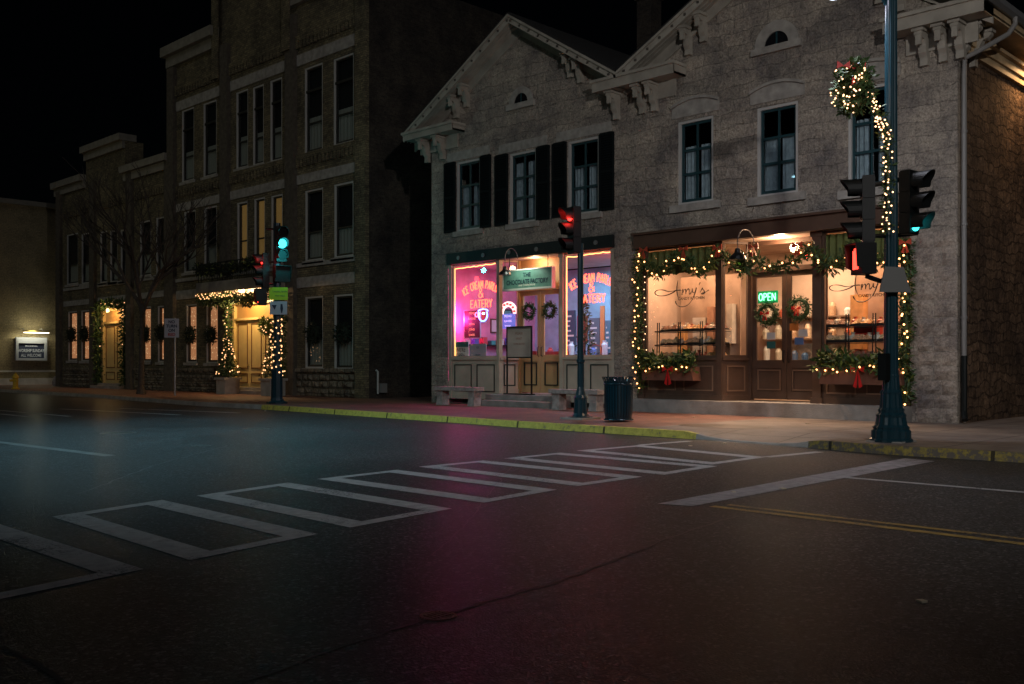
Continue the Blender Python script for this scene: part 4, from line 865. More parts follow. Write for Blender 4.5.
for k in range(5):      # framed pictures and a plate shelf on the left wall of the parlour
    yy = YF+.7+k*.62; zz = 2.5+.35*(k % 2); o = thing('framed_picture', '%s framed picture from the glass on the pink left wall of the parlour' % ORD[k], 'picture', (x0+.02, yy, zz), 'framed pictures on the pink parlour wall')
    one(lambda b: b.box(x0+.004, x0+.03, yy, yy+.42, zz, zz+.5), 'frame', [M_black, M_white, M_brown][k % 3], o); one(lambda b: b.box(x0+.031, x0+.036, yy+.05, yy+.37, zz+.05, zz+.45), 'print', mat('print_%d' % k, [(.1, .2, .5), (.6, .1, .1), (.5, .5, .55), (.1, .35, .35), (.6, .4, .1)][k], .5), o)
o = thing('wall_shelf', 'dark shelf of small boxes on the pink left wall of the parlour', 'shelf', (x0+.1, YF+2, 2.05)); one(lambda b: b.box(x0+.004, x0+.26, YF+.5, YF+3.8, 2.05, 2.09), 'board', M_black, o)
for k in range(8):
    yy = YF+.6+k*.4; h = .12+.05*(k % 3); tag(one(lambda b: (b.box(x0+.05, x0+.22, yy, yy+.2, 2.092, 2.092+h), b.box(x0+.045, x0+.225, yy-.005, yy+.205, 2.092+h, 2.12+h)), 'gift_box', mat('box_%d' % (k % 4), [(.6, .6, .6), (.1, .15, .5), (.6, .08, .1), (.05, .3, .3)][k % 4], .5), None), '%s small lidded box from the glass on the parlour wall shelf' % ORD[k], 'box', 'small boxes on the parlour wall shelf')
for k, (px, dy) in enumerate(((472, 1.6), (489, 2.4))):
    X = PX(px, YF+dy); o = thing('pendant_lamp', 'small white pendant lamp %s' % ['at the left in the left parlour window', 'at the right in the left parlour window', 'behind the signal pole in the right parlour window', 'near the right edge of the right parlour window'][k], 'pendant lamp', (X, YF+dy, z1-.7), 'pendant lamps in the parlour')
    one(lambda b: b.tube([(X, YF+dy, z1-.02), (X, YF+dy, z1-.5)], .01, 5), 'cord', M_black, o); one(lambda b: b.lathe([(.13, -.16), (.11, -.06), (.03, 0)], (X, YF+dy, z1-.5), 12), 'lamp_shade', emi('opal_shade', (1, .8, .75), 1.6), o)
# steps and stone benches
b = MB(); b.use(M_conc); b.box(PX(478, 21.1), PX(556, 21.1), 21.15, 21.56, .14, .32); b.build('lower_step', None, left); b = MB(); b.box(PX(484, 21.5), PX(560, 21.5), 21.56, YF-.03, .14, FZ-.01); b.build('upper_step', M_conc, left)
def bench(x0, x1, y, lab):
    o = thing('stone_bench', lab, 'bench', ((x0+x1)/2, y, SWZ), 'stone slab benches by the parlour steps')
    one(lambda b: b.slab([(x0, y-.20, .60), (x1, y-.20, .60), (x1+.02, y+.20, .60), (x0-.02, y+.20, .60)], (0, 0, .12)), 'seat', M_bench, o)
    for q in (x0+.22, x1-.22): one(lambda b: b.slab([(q-.15, y-.15, SWZ), (q+.15, y-.15, SWZ), (q+.12, y-.12, .4), (q+.15, y-.15, .6), (q-.15, y-.15, .6), (q-.12, y-.12, .4)], (0, .3, 0)), 'leg', M_bench, o)
bench(PX(438, 20.95), PX(479, 20.95), 20.95, 'low weathered stone bench at the left end of the parlour front'); bench(PX(553, 20.95), PX(602, 20.95), 20.95, 'low weathered stone bench right of the parlour steps, half behind the signal pole')

# ================================================================ RIGHT SHOP FRONT (candy kitchen)
x0, x1, z0, z1 = SR
b = MB(); b.box(HR[0]-.04, HR[1]+.04, YF-.16, YF+.18, HR[2]+.002, HR[3]+.02); b.box(HR[0]-.08, HR[1]+.08, YF-.24, YF-.002, HR[3]+.02, HR[3]+.08); b.build('header_beam', M_brown, right)
ZS2 = PZ(700, 361, YF)+.02; N1, N2 = PX(718.5, YF), PX(816, YF); D2 = YF+.7; E0 = PX(752, D2); E1 = E0+1.95; em = (E0+E1)/2; ET = PZ(757, 273, D2)
for x, w in ((x0+.09, .17), (N1, .15), (N2, .22), (x1-.09, .17)): jamb('column', x, YF+.02, w, .47, z1, right, M_brown)
bulkhead((x0+.18, JY), (N1-.08, JY), .48, ZS2, right, 2, M_brown, M_brownlt); bulkhead((N1+.08, JY), (E0-.08, D2), .48, ZS2, right, 1, M_brown, M_brownlt); bulkhead((N2+.12, JY), (x1-.18, JY), .48, ZS2, right, 2, M_brown, M_brownlt); bulkhead((E1+.08, D2), (N2-.06, JY+.15), .48, ZS2, right, 1, M_brown, M_brownlt)
glazing((x0+.18, JY+.02), (N1-.08, JY+.02), ZS2+.07, z1, right, M_brown); glazing((N1+.08, JY+.02), (E0-.08, D2), ZS2+.07, z1, right, M_brown); glazing((N2+.12, JY+.02), (x1-.18, JY+.02), ZS2+.07, z1, right, M_brown); glazing((E1+.08, D2), (N2-.06, JY+.15), ZS2+.07, z1, right, M_brown)
leaf_door(right, E0, em-.01, D2+.02, .53, ET, M_brown, M_brownlt, 1.42, stile=.12); leaf_door(right, em+.01, E1, D2+.02, .53, ET, M_brown, M_brownlt, 1.42, hand=-1, stile=.12)
b = MB(); b.box(E0-.1, E0, D2-.04, D2+.1, .5, z1); b.box(E1, E1+.1, D2-.04, D2+.1, .5, z1); b.box(E0, E1, D2-.035, D2+.1, ET, ET+.12); b.box(E0, E1, D2+.0, D2+.05, z1-.12, z1); b.build('door_frame', M_brown, right)
g = MB(); g.face([(E0, D2+.03, ET+.12), (E1, D2+.03, ET+.12), (E1, D2+.03, z1-.12), (E0, D2+.03, z1-.12)]); g.build('transom_pane', M_glass, right)
b = MB(); b.box(x0-.05, x1+.05, 21.58, D2+.04, .14, .48); b.build('stone_step', M_conc, right)
M_warm = mat('warm_plaster', (.52, .38, .30), .8, noise=.15, nscale=2)
b = MB(); YB3 = YF+3.6; b.use(M_warm); b.box(x0, x1, YB3, YB3+.1, .3, z1); b.box(x0-.1, x0, YF+.3, YB3, .3, z1); b.box(x1, x1+.1, YF+.3, YB3, .3, z1); b.box(x0, x1, YF+.02, YB3, z1-.005, z1+.05); b.use(M_floor); b.box(x0, x1, D2+.08, YB3, .3, .5); b.box(x0, N1, YF+.2, D2+.08, .3, .5); b.box(N2, x1, YF+.2, D2+.08, .3, .5); b.build('shop_interior', None, right)
M_part = mat('display_backing', (.34, .23, .17), .75, noise=.3, nscale=2)
PC = [(.62, .32, .12), (.10, .05, .03), (.46, .40, .35), (.42, .22, .14), (.06, .035, .025), (.50, .42, .34), (.20, .10, .06)]
for lab, a, c, seed in (('panelled tan display partition behind the left shop window', x0+.3, N1-.35, 3), ('panelled tan display partition behind the right shop window', N2+.2, x1-.25, 5)):
    o = thing('display_partition', lab, 'partition', ((a+c)/2, YF+1.3, .5), 'partitions behind the candy windows'); one(lambda b: b.box(a, c, YF+1.6, YF+1.65, .5, z1-.1 if a > N1 else z1-.7), 'panel', M_part, o)
    rg = random.Random(seed); xx = a+.02; k = 0
    while xx < c-.12:      # cupboards, frames and hanging cloths seen behind the goods
        w = rg.uniform(.16, .42); zb_ = rg.uniform(.6, 2.2); zt_ = zb_+rg.uniform(.7, 1.5); dp_ = rg.uniform(.05, .28); xe = min(c, xx+w)
        one(lambda b: b.box(xx, xe, YF+1.59-dp_, YF+1.598, zb_, min(zt_, z1-.9)), 'cupboard', mat('cupboard_%d' % (k % 7), PC[k % 7], .7, noise=.2, nscale=6), o); xx = xe+rg.uniform(.01, .10); k += 1
W = (1, .60, .34)
light('candy_window_light', 'AREA', ((x0+N1)/2, YF+.75, z1-.15), 105, W, size=1.6, target=((x0+N1)/2, YF+.9, 0), parent=right, sizey=.5)
light('candy_window_light', 'AREA', ((N2+x1)/2, YF+.75, z1-.15), 105, W, size=1.6, target=((N2+x1)/2, YF+.9, 0), parent=right, sizey=.5)
light('shop_ceiling_light', 'AREA', (em, YF+2.2, z1-.1), 150, (1, .68, .42), size=1.4, target=(em, YF+2.2, 0), parent=right)
light('doorway_fill_light', 'POINT', (em, YF+.35, z1-.2), 90, W, size=.12, parent=right)  # added fill in the doorway without a fixture, lifts the spill outside
# green valances
M_val = mat('green_valance', (.13, .15, .04), .8, noise=.3, nscale=5)
for lab, a, c, px, yb in (('green gathered valance across the top of the left candy window', x0+.2, N1-.1, 650, 277), ('green gathered valance across the top of the right candy window', N2+.14, x1-.2, 822, 271)):
    zb = PZ(px, yb, YF+.2); o = MB(); n = 60; P = [(a+(c-a)*i/n, YF+.20+.03*math.sin(i*1.1), zb+.05*abs(math.sin(i*.26))) for i in range(n+1)]
    for p, q in zip(P, P[1:]): o.face([p, q, (q[0], q[1], z1-.08), (p[0], p[1], z1-.08)])
    tag(o.build('valance', M_val), lab, 'valance', 'green valances in the candy windows')
# lettering on the glass
def script(pa, s, X, Z, Y, m, r=.011):
    A = []
    def bez(p0, p1, p2, p3, n=10):
        return [tuple((1-t)**3*p0[i]+3*(1-t)**2*t*p1[i]+3*(1-t)*t*t*p2[i]+t**3*p3[i] for i in (0, 1)) for t in [k/n for k in range(n+1)]]
    S = [bez((1.50, 1.0), (1.40, .7), (1.38, .3), (1.60, 0)), bez((1.37, .50), (1.0, .25), (.2, .15), (.05, .42))+bez((.05, .42), (0, .62), (.5, .62), (.8, .50))+bez((.8, .50), (1.1, .40), (1.35, .55), (1.7, .50)),
         bez((1.75, .25), (1.75, .45), (1.78, .5), (1.80, .55))+bez((1.80, .35), (1.9, .6), (2.02, .62), (1.98, .28)), bez((1.98, .35), (2.1, .62), (2.22, .62), (2.18, .30))+bez((2.18, .3), (2.22, .22), (2.3, .3), (2.38, .5)),
         bez((2.38, .55), (2.36, .25), (2.5, .25), (2.62, .55))+bez((2.62, .58), (2.50, .1), (2.2, -.45), (1.65, -.35))+bez((1.65, -.35), (1.45, -.3), (1.35, -.15), (1.35, -.05)),
         bez((2.80, .72), (2.8, .78), (2.84, .8), (2.86, .82)), bez((2.85, .32), (2.95, .5), (3.02, .6), (2.98, .5))+bez((2.98, .5), (3.2, .35), (3.1, .15), (2.9, .25))+bez((2.9, .25), (3.05, .3), (3.2, .3), (3.35, .42))]
    b = MB()
    for k, pl in enumerate(S):
        pts = [(X+(p[0]-1.7)*s, Y, Z+(p[1]-.3)*s) for p in pl]; b.tube(pts, [max(.0035, r*(.45+.75*abs(math.sin(j*.33+k)))) for j in range(len(pts))], 5)
    return b.build('script_lettering', m, pa)
M_ltr = mat('dark_brown_lettering', (.020, .008, .006), .5)
for lab, px, py, sub in (("dark script lettering Amy's candy kitchen on the left candy window", 681, 294, 1), ("dark script lettering Amy's candy kitchen on the right candy window", 860, 289, 1)):
    X, Z = PX(px, JY), PZ(px, py, JY); o = thing('window_lettering', lab, 'lettering', (X, JY, Z), "Amy's lettering on the windows"); s = .52 if px < 700 else .46; script(o, s, X, Z, JY+.01, M_ltr, .013)
    text('CANDY KITCHEN', .105 if px < 700 else .09, M_ltr, o, (X+.32, JY+.005, Z-.13 if px < 700 else Z-.16), bold=.003)
# rack displays
M_rack = mat('black_iron_rack', (.012, .012, .012), .5)
M_goods = [mat('candy_bag_%d' % i, c, .4, noise=.2, nscale=30) for i, c in enumerate([(.55, .35, .22), (.65, .48, .32), (.45, .10, .05), (.60, .55, .45)])]
def rack(lab, a, c, zt, zsh, Y, uprights):
    o = thing('display_rack', lab, 'display rack', ((a+c)/2, Y, ZS2), 'black wire display racks')
    for u in uprights:
        for du in (-.045, .045): one(lambda b: b.tube([(u+du, Y, ZS2-.3), (u+du*.7, Y+.02, zt)], .016, 6), 'upright', M_rack, o)
    for z in zsh:
        one(lambda b: (b.box(a, c, Y-.02, Y+.0, z, z+.03), b.box(a, c, Y+.0, Y+.4, z-.02, z-.01)), 'shelf', M_rack, o)
    return o
RZ = [ZS2+.02, PZ(700, 345, YF+.4), PZ(700, 331, YF+.4)]
rl = [PX(q, YF+.42) for q in (658, 679, 701)]
rack('black display rack of treats in the left candy window', PX(655, YF+.42), PX(716, YF+.42)+.2, PZ(679, 322, YF+.42), RZ, YF+.42, rl)
rr_ = [PX(q, YF+.42) for q in (820, 847, 874, 903)]
rack('black display rack of treats in the right candy window', PX(816, YF+.42), PX(906, YF+.42), PZ(847, 314, YF+.42), RZ, YF+.42, rr_)
def bagproto():
    b = MB(); b.lathe([(.07, 0), (.10, .05), (.09, .12), (.03, .155), (.05, .20)], (0, 0, 0), 9); return b.build('candy_bag', M_goods[0])
protos = []
for m in M_goods:
    b = MB(); b.lathe([(.07, 0), (.10, .05), (.09, .12), (.03, .155), (.05, .20)], (0, 0, 0), 9); protos.append(b.build('candy_bag', m))
cn = ['tan', 'pale gold', 'dark red', 'cream']; used = set()
for side, (a, c) in (('left', (rl[0], rl[2]+.5)), ('right', (rr_[0]-.05, rr_[3]-.1))):
    for si, z in enumerate(RZ):
        x = a; bi = 0
        while x < c:
            k = random.choice([0, 1, 1, 2, 3, 3, 0]); o = protos[k] if k not in used else protos[k].copy()
            if k in used: COL.objects.link(o)
            used.add(k); o.location = (x, YF+.62+random.uniform(-.05, .05), z+.03); o.rotation_euler.z = random.uniform(0, 6); s = random.uniform(.7, 1.15); o.scale = (s, s, s)
            tag(o, '%s candy bag, %s from left on %s shelf of %s window rack' % (cn[k], ORD[bi] if bi < 16 else 'last', ['lowest', 'middle', 'top'][si], side), 'candy bag', 'wrapped candy bags on the window racks'); x += random.uniform(.17, .24); bi += 1
for k in range(len(protos)):
    if k not in used: bpy.data.objects.remove(protos[k])
X = PX(866, YF+.8); o = thing('gift_box', 'large red gift box behind the right candy window rack', 'gift box', (X, YF+.8, RZ[1])); one(lambda b: b.box(X-.28, X+.28, YF+.75, YF+1.1, RZ[1]+.1, RZ[1]+.5), 'box', mat('red_card', (.55, .04, .03), .4), o); one(lambda b: b.box(X-.29, X+.29, YF+.74, YF+1.11, RZ[1]+.44, RZ[1]+.52), 'lid', mat('red_card', (.55, .04, .03), .4), o)
M_heap = [mat('heap_%d' % i, c, .45, noise=.6, nscale=34, bump=1.0, bscale=40) for i, c in enumerate([(.50, .26, .10), (.62, .42, .22), (.20, .09, .05), (.55, .30, .16)])]
for side, us in (('left', rl+[rl[2]+.75]), ('right', rr_)):
    for si, z in enumerate(RZ):
        for ti, (ua, ub) in enumerate(zip(us, us[1:])):
            o = thing('treat_tray', '%s tray of heaped treats from the left on the %s shelf, %s window rack' % (ORD[ti], ['lowest', 'middle', 'top'][si], side), 'tray', ((ua+ub)/2, YF+.5, z), 'trays of heaped treats')
            one(lambda b: b.box(ua+.06, ub-.06, YF+.44, YF+.72, z+.031, z+.06), 'tray', M_rack, o); b = MB(); n = 9; A = ua+.08; W_ = ub-ua-.16
            H = [[(random.uniform(.05, .15)*(1 if 0 < i < n and 0 < j < 4 else .2)) for j in range(5)] for i in range(n+1)]
            for i in range(n):
                for j in range(4):
                    g_ = lambda i, j: (A+W_*i/n, YF+.46+.24*j/4, z+.06+H[i][j]); b.face([g_(i, j), g_(i+1, j), g_(i+1, j+1), g_(i, j+1)])
            b.build('treats', M_heap[(ti*2+si) % 4], o)
# glass candy case and shelving behind the doors
o = thing('candy_case', 'glass topped candy case glowing behind the right shop door', 'display case', (em+.3, YF+1.9, .5)); one(lambda b: b.box(em-.6, em+1.3, YF+1.7, YF+2.3, .5, 1.3), 'base', M_white, o); one(lambda b: b.slab([(em-.6, YF+1.7, 1.3), (em-.6, YF+1.9, 1.95), (em-.6, YF+2.3, 1.95), (em-.6, YF+2.3, 1.3)], (1.9, 0, 0)), 'glass_case', glass_mat('case_glass', (.9, .95, .95), .2), o)
for j in range(3):
    o = thing('wall_shelf', '%s wooden shelf of jars on the back wall seen through the shop doors' % ['lowest', 'middle', 'top'][j], 'shelf', (em, YB3-.2, 1.5+.6*j), 'wall shelves behind the shop doors'); one(lambda b: b.box(em-2.2, em+1.5, YB3-.3, YB3-.01, 1.5+.6*j, 1.54+.6*j), 'board', M_brownlt, o)
    for q in range(9):
        xx = em-2.1+q*.4+random.uniform(-.08, .08); h = random.uniform(.18, .42); tag(one(lambda b: b.lathe([(.09, 0), (.10, h*.7), (.05, h)], (xx, YB3-.16, 1.545+.6*j), 9), 'candy_jar', random.choice(M_goods+[mat('blue_tin', (.1, .2, .4), .4), mat('white_tin', (.7, .7, .68), .4)]), None), '%s jar from the left on the %s wall shelf behind the shop doors' % (ORD[q], ['lowest', 'middle', 'top'][j]), 'jar', 'jars on the shop wall shelves')
for i, (px, py, m) in enumerate(((771, 336, M_paper), (771, 345, M_teal), (794, 327, mat('orange_card', (.8, .25, .05), .6)), (799, 341, mat('blue_card', (.1, .2, .45), .6)), (803, 333, M_paper))):
    X, Z = PX(px, D2), PZ(px, py, D2); tag(one(lambda b: b.box(X-.12, X+.12, D2+.0, D2+.012, Z-.09, Z+.09), 'door_notice', m, None), '%s notice taped on the %s door pane of the brown shop' % (['white', 'teal', 'orange', 'blue', 'small white'][i], 'left' if i < 2 else 'right'), 'notice', 'notices on the shop doors')
# OPEN neon
X, Z = PX(767.3, D2-.05), PZ(768.5, 301, D2-.05)
o = thing('open_neon', 'green neon OPEN sign in the left door pane of the brown shop', 'neon sign', (X, D2-.05, Z)); one(lambda b: b.box(X-.28, X+.28, D2-.03, D2+.0, Z-.05, Z+.26), 'backing', emi('green_backing', (.0, .25, .08), .5), o); one(lambda b: stroke_text(b, 'OPEN', .18, X, Z+.015, D2-.06, .012, squeeze=.86, gap=.25), 'lettering', emi('neon_mint', (.25, 1, .5), 3.2), o)
for i, (px, py) in enumerate(((767.5, 314), (799, 309))):
    wreath(['fir wreath with red berries on the left brown shop door', 'fir wreath with red berries on the right brown shop door'][i], (PX(px, D2-.08), D2-.08, PZ(px, py, D2-.08)), .23, rad=.11, group='wreaths on the brown shop doors', bow=True, bowpos=-.0)
# planters under the windows
def flowerbox(lab, pa, pb, pt, pbm, nb, bowpx):
    Y = YF-.28; a, c = PX(pa, Y), PX(pb, Y); zt, zb = PZ(pa, pt, Y), PZ(pa, pbm, Y)
    o = thing('window_box', lab, 'window box', ((a+c)/2, Y, zb), 'brown window boxes of fir and lights'); one(lambda b: b.slab([(a, Y-.16, zt-.02), (a+.05, Y-.12, zb), (a+.05, YF-.03, zb), (a, YF-.03, zt-.02)], (c-a, 0, 0)), 'trough', mat('copper_trough', (.16, .07, .045), .5, noise=.2), o)
    b = MB()
    for k in range(1100):
        b.use(M_leaf2 if random.random() < .25 else M_leaf); f = random.random(); b.leaf((a-.05+(c-a+.1)*f, Y+random.uniform(-.22, .16), zt+random.uniform(-.12, .24)*(1+.5*math.sin(f*9))), .19, up=(random.uniform(-.6, .6), -.8, .25))
    b.build('greenery', None, o)
    X = PX(bowpx, Y-.2); 
    b = MB(); zc = zt-.08
    for s in (-1, 1): b.slab([(X, Y-.22, zc), (X+s*.16, Y-.24, zc+.08), (X+s*.17, Y-.24, zc-.07)], (0, .02, 0)); b.slab([(X, Y-.22, zc), (X+s*.03, Y-.22, zc-.42), (X+s*.11, Y-.22, zc-.38)], (0, .015, 0))
    b.build('bow', M_ribbon, o)
    light_string('warm light string laid through the '+lab.split(' under')[0], [(a+(c-a)*k/8, Y-.20, zt-.06+random.uniform(-.05, .05)) for k in range(9)], every=.17, jit=.06, group='light strings in the window boxes')
flowerbox('left brown window box of fir sprigs under the candy window', 644, 694, 366, 380, 14, 668); flowerbox('right brown window box of fir sprigs under the candy window behind the lamp pole', 820, 902, 366, 384, 20, 858)
# fir garland and fairy lights
GZ = YF-.14
def P2(px, py, Y=GZ): return (PX(px, Y), Y, PZ(px, py, Y))
def chain(pts, n=8):
    out = []
    for p, q in zip(pts, pts[1:]):
        for k in range(n): out.append(Vector(p).lerp(Vector(q), k/n))
    return out+[Vector(pts[-1])]
G1 = [P2(*q) for q in ((640, 258), (648, 267), (658, 273), (668, 270), (676, 258), (682, 255), (688, 263), (696, 271), (704, 272), (711, 262), (716, 252))]
G2 = [P2(*q) for q in ((722, 251), (728, 260), (736, 268), (742, 272), (749, 262))]
G3 = [P2(*q) for q in ((752, 252), (758, 262), (768, 268), (782, 266), (794, 262), (804, 254), (808, 248))]
G4 = [P2(*q) for q in ((812, 248), (820, 262), (830, 268), (842, 262), (850, 250), (858, 246), (868, 258), (880, 262), (892, 256), (902, 246))]
GL = [P2(*q) for q in ((640, 252), (638, 280), (640, 310), (637, 340), (640, 365), (641, 388))]
GR = [P2(*q) for q in ((905, 242), (908, 270), (904, 300), (907, 330), (904, 360), (908, 385), (906, 402))]
garland('swagged fir garland over the left candy window', G1, .16, 260, .15); garland('drooping fir garland over the angled pane by the shop lamp', G2, .13, 230, .15); garland('fir garland swag over the brown shop doors', G3, .13, 240, .14); garland('swagged fir garland over the right candy window behind the lamp pole', G4, .16, 260, .15)
garland('hanging fir garland down the left pier of the brown shopfront', GL, .11, 240, .13); garland('hanging fir garland down the right pier of the brown shopfront', GR, .15, 260, .14)
def off(P, d=.13): return [Vector(p)+Vector((0, -d, 0)) for p in P]
light_string('fairy lights on the swagged garland over the left candy window', off(G1), every=.17, jit=.08); light_string('sparse fairy lights on the drooping garland by the shop lamp', off(G2), every=.45); light_string('fairy lights on the garland over the brown shop doors', off(G3), every=.26, jit=.06)
light_string('fairy lights on the garland over the right candy window', off(G4), every=.2, jit=.08); light_string('fairy lights down the left pier of the brown shopfront', off(GL), every=.13, jit=.09); light_string('fairy lights down the right pier of the brown shopfront', off(GR), every=.14, jit=.10)
light_string('white fairy lights along the inside edge of the left pier', [P2(645, 262, YF-.03), P2(645, 310, YF-.03), P2(645, 356, YF-.03)], every=.2, jit=.03, bulb=BULBW)
gooseneck('dark gooseneck lamp with a fir sprig over the angled pane', PX(748, YF-.45), PZ(748, 243, YF-.45), YF-.17, 0, s=1.1)
light('sidewalk_fill_light', 'SPOT', (PX(748, YF-.45), YF-.92, PZ(748, 243, YF-.45)-.5), 1100, (1, .66, .42), size=.06, target=(PX(748, YF-.45)+.6, YF-2.0, 0), spot=110, blend=1.0, parent=right)  # added fill light, hung at the gooseneck to brighten the sidewalk
garland('fir sprig bunch hanging below the shop gooseneck lamp', [P2(744, 258, YF-.6), P2(745, 272, YF-.6)], .22, 420, .17, group='fir garlands')
for i, px in enumerate((643, 683, 717, 753, 797, 905)):     # red bows at the swag tops
    X, Y, Z = P2(px, 250-(px-643)*.03, GZ-.16); b = MB()
    for s in (-1, 1): b.slab([(X, Y, Z), (X+s*.13, Y, Z+.09), (X+s*.14, Y, Z-.06)], (0, .02, 0)); b.slab([(X, Y, Z), (X+s*.02, Y, Z-.24), (X+s*.09, Y, Z-.22)], (0, .015, 0))
    tag(b.build('red_bow', mat('copper_ribbon', (.42, .06, .03), .4)), 'small red bow '+['at the top left corner of the brown shopfront', 'at the middle of the left candy window top', 'on the post right of the left candy window', 'above the left brown shop door', 'above the right brown shop door', 'at the top right corner of the brown shopfront'][i], 'bow', 'red bows on the shopfront')

# ================================================================ LEFT BRICK BUILDINGS
YB = 23.0
M_lit = None
def lit_curtain():
    m = bpy.data.materials.new('lit_lace_curtain'); m.use_nodes = True; n = m.node_tree.nodes; l = m.node_tree.links; b = n['Principled BSDF']
    g = n.new('ShaderNodeNewGeometry'); v = n.new('ShaderNodeTexVoronoi'); v.inputs['Scale'].default_value = 9; l.new(g.outputs['Position'], v.inputs['Vector'])
    r = n.new('ShaderNodeValToRGB'); r.color_ramp.elements[0].position = .14; r.color_ramp.elements[1].position = .26; r.color_ramp.elements[0].color = (1, .62, .32, 1); r.color_ramp.elements[1].color = (.30, .115, .048, 1)  # bulb dots and room glow painted into the curtain as emission
    l.new(v.outputs['Distance'], r.inputs[0]); l.new(r.outputs[0], b.inputs['Emission Color']); b.inputs['Emission Strength'].default_value = 1.5; b.inputs['Base Color'].default_value = (.5, .35, .25, 1)
    return m
M_lit = lit_curtain()
M_amber = emi('lit_amber_blind', (.36, .20, .06), .28)
M_bsoft = mat('grey_blind', (.42, .41, .36), .9)
M_cap = mat('pale_cornice', (.25, .23, .19), .8, noise=.2)
M_pil = mat('dark_pilaster', (.10, .085, .065), .9, noise=.3, nscale=6, bump=.4)
def bwin(parent, p0, p1, yt, yb, kind, Y=YB):
    r = winrect(p0, p1, yt, yb, Y); w = sash_window(parent, r, Y, 'brick'); h = r[3]-r[2]; a, c = r[0]+.1, r[1]-.1
    if kind == 'lit': curtain(w, a, c, r[2]+.06, r[3]-.08, Y+.2, M_lit, 5, .01, name='lit_curtain')
    elif kind == 'amber': curtain(w, a, c, r[2]+.06, r[3]-.08, Y+.2, M_amber, 5, .01, name='lit_blind')
    else:
        curtain(w, a, c, r[2]+.08, r[2]+h*.42, Y+.19, M_bsoft, 5, .01, name='blind'); g = MB(); g.face([(a-.1, Y+.21, r[2]), (c+.1, Y+.21, r[2]), (c+.1, Y+.21, r[3]), (a-.1, Y+.21, r[3])]); g.build('shade', M_void, w)  # black sheet behind the pane stands in for the unlit room's darkness
    one(lambda b: b.box(r[0]-.12, r[1]+.12, Y-.08, Y+.02, r[2]-.14, r[2]-.003), 'sill', M_lintel, w)
    return r
W3 = [(181.7, 194, 111, 182.8), (203.2, 216.5, 104, 177.7), (236, 248, 92.7, 169.5), (252.7, 263.6, 87.6, 166), (270, 282, 81, 162.3), (304.5, 322.6, 68.7, 154.2), (333.4, 353.7, 59.5, 146.3)]
W2 = [(184, 195.6, 212, 273), (204, 216.7, 208, 271), (237, 247.5, 203, 267.7), (254, 265, 199, 266), (271, 282.6, 196, 265), (305, 323, 191, 261.5), (334, 353.4, 184.7, 258)]
W1 = [(186, 196.7, 304.6, 362.5), (206, 218, 303, 363), (305, 323, 297, 368), (334, 353, 295, 369)]
V2 = [(66.7, 78, 235, 285), (81.4, 92, 234, 284), (100, 107, 232, 283), (110, 117.5, 231, 282.5), (120.5, 128, 230, 282), (140, 151, 222, 276.5), (156, 167, 218, 275)]
V1 = [(68, 77, 311.6, 360.7), (81, 90.5, 310.5, 361), (141, 151, 307, 361.7), (157.5, 167.5, 306, 362)]
def rc(w): return winrect(*w, YB)
BX0, BX1, BX2 = PX(57, YB), PX(170.5, YB), PX(369, YB)
def fr_door(p0, p1, yt, yb): a = winrect(p0, p1, yt, yb, YB); return (a[0], a[1], .42, a[3])
DR = fr_door(232, 276, 303, 383); DL = fr_door(101.5, 125.5, 309.5, 380)
small = thing('brick_building', 'two storey cream brick building with garlanded door and stepped parapet, leftmost of the joined fronts', 'building', ((BX0+BX1)/2, YB+5, 0))
big = thing('brick_building', 'three storey cream brick building with lit canopy over yellow doors', 'building', ((BX1+BX2)/2, YB+5, 0))
TS = PZ(57, 190, YB); 
b = MB(); b.use(M_brick); wallgrid(b, BX0, BX1-.002, .0, TS-.6, YB, [rc(w) for w in V2+V1]+[DL], .25)
xa, xb = PX(86, YB), PX(125, YB); zc, zr_ = PZ(90, 153, YB), PZ(130, 173, YB)
b.face([(BX0, YB, TS-.6), (xa, YB, TS-.6), (xa, YB, TS), (BX0, YB, TS)]); b.face([(xa, YB, TS-.6), (xb, YB, TS-.6), (xb, YB, zc), (xa, YB, zc)]); b.face([(xb, YB, TS-.6), (BX1-.002, YB, TS-.6), (BX1-.002, YB, zr_), (xb, YB, zr_)])
b.box(BX0, BX1-.01, YB+.5, YB+10, 0, TS-.6); b.box(xa, xb, YB+.003, YB+1, TS-.59, zc); b.box(BX0, BX0+.4, YB+.003, YB+10, 0, TS); b.build('wall', None, small)
for (a, c, z) in ((BX0-.15, xa, TS), (xa-.05, xb+.05, zc), (xb, BX1, zr_)):
    one(lambda b: (b.box(a, c, YB-.35, YB+.6, z-.002, z+.35), b.box(a+.05, c-.05, YB-.15, YB-.002, z-.4, z-.004)), 'cornice', M_cap, small)
for px in (62, 96, 133, 172):
    X = PX(px, YB)-.2; one(lambda b: b.box(X-.3, X+.3, YB-.18, YB-.003, .14, TS-.2), 'pilaster', M_pil, small)
ZT3 = PZ(190, 50, YB); ZT = PZ(331, -2, YB)+.2; tx0, tx1 = PX(219, YB), PX(288, YB)
b = MB(); b.use(M_brick); wallgrid(b, BX1, BX2, .0, ZT3-.5, YB, [rc(w) for w in W3+W2+W1]+[DR], .25)
b.face([(BX1, YB, ZT3-.5), (tx0, YB, ZT3-.5), (tx0, YB, ZT3), (BX1, YB, ZT3)]); b.face([(tx1, YB, ZT3-.5), (BX2, YB, ZT3-.5), (BX2, YB, ZT3+.3), (tx1, YB, ZT3+.3)]); b.box(tx0, tx1, YB+.002, YB+1.5, ZT3-.499, ZT3+4.5)
b.face([(tx0, YB, ZT3-.5), (tx1, YB, ZT3-.5), (tx1, YB, ZT3+4.5), (tx0, YB, ZT3+4.5)])
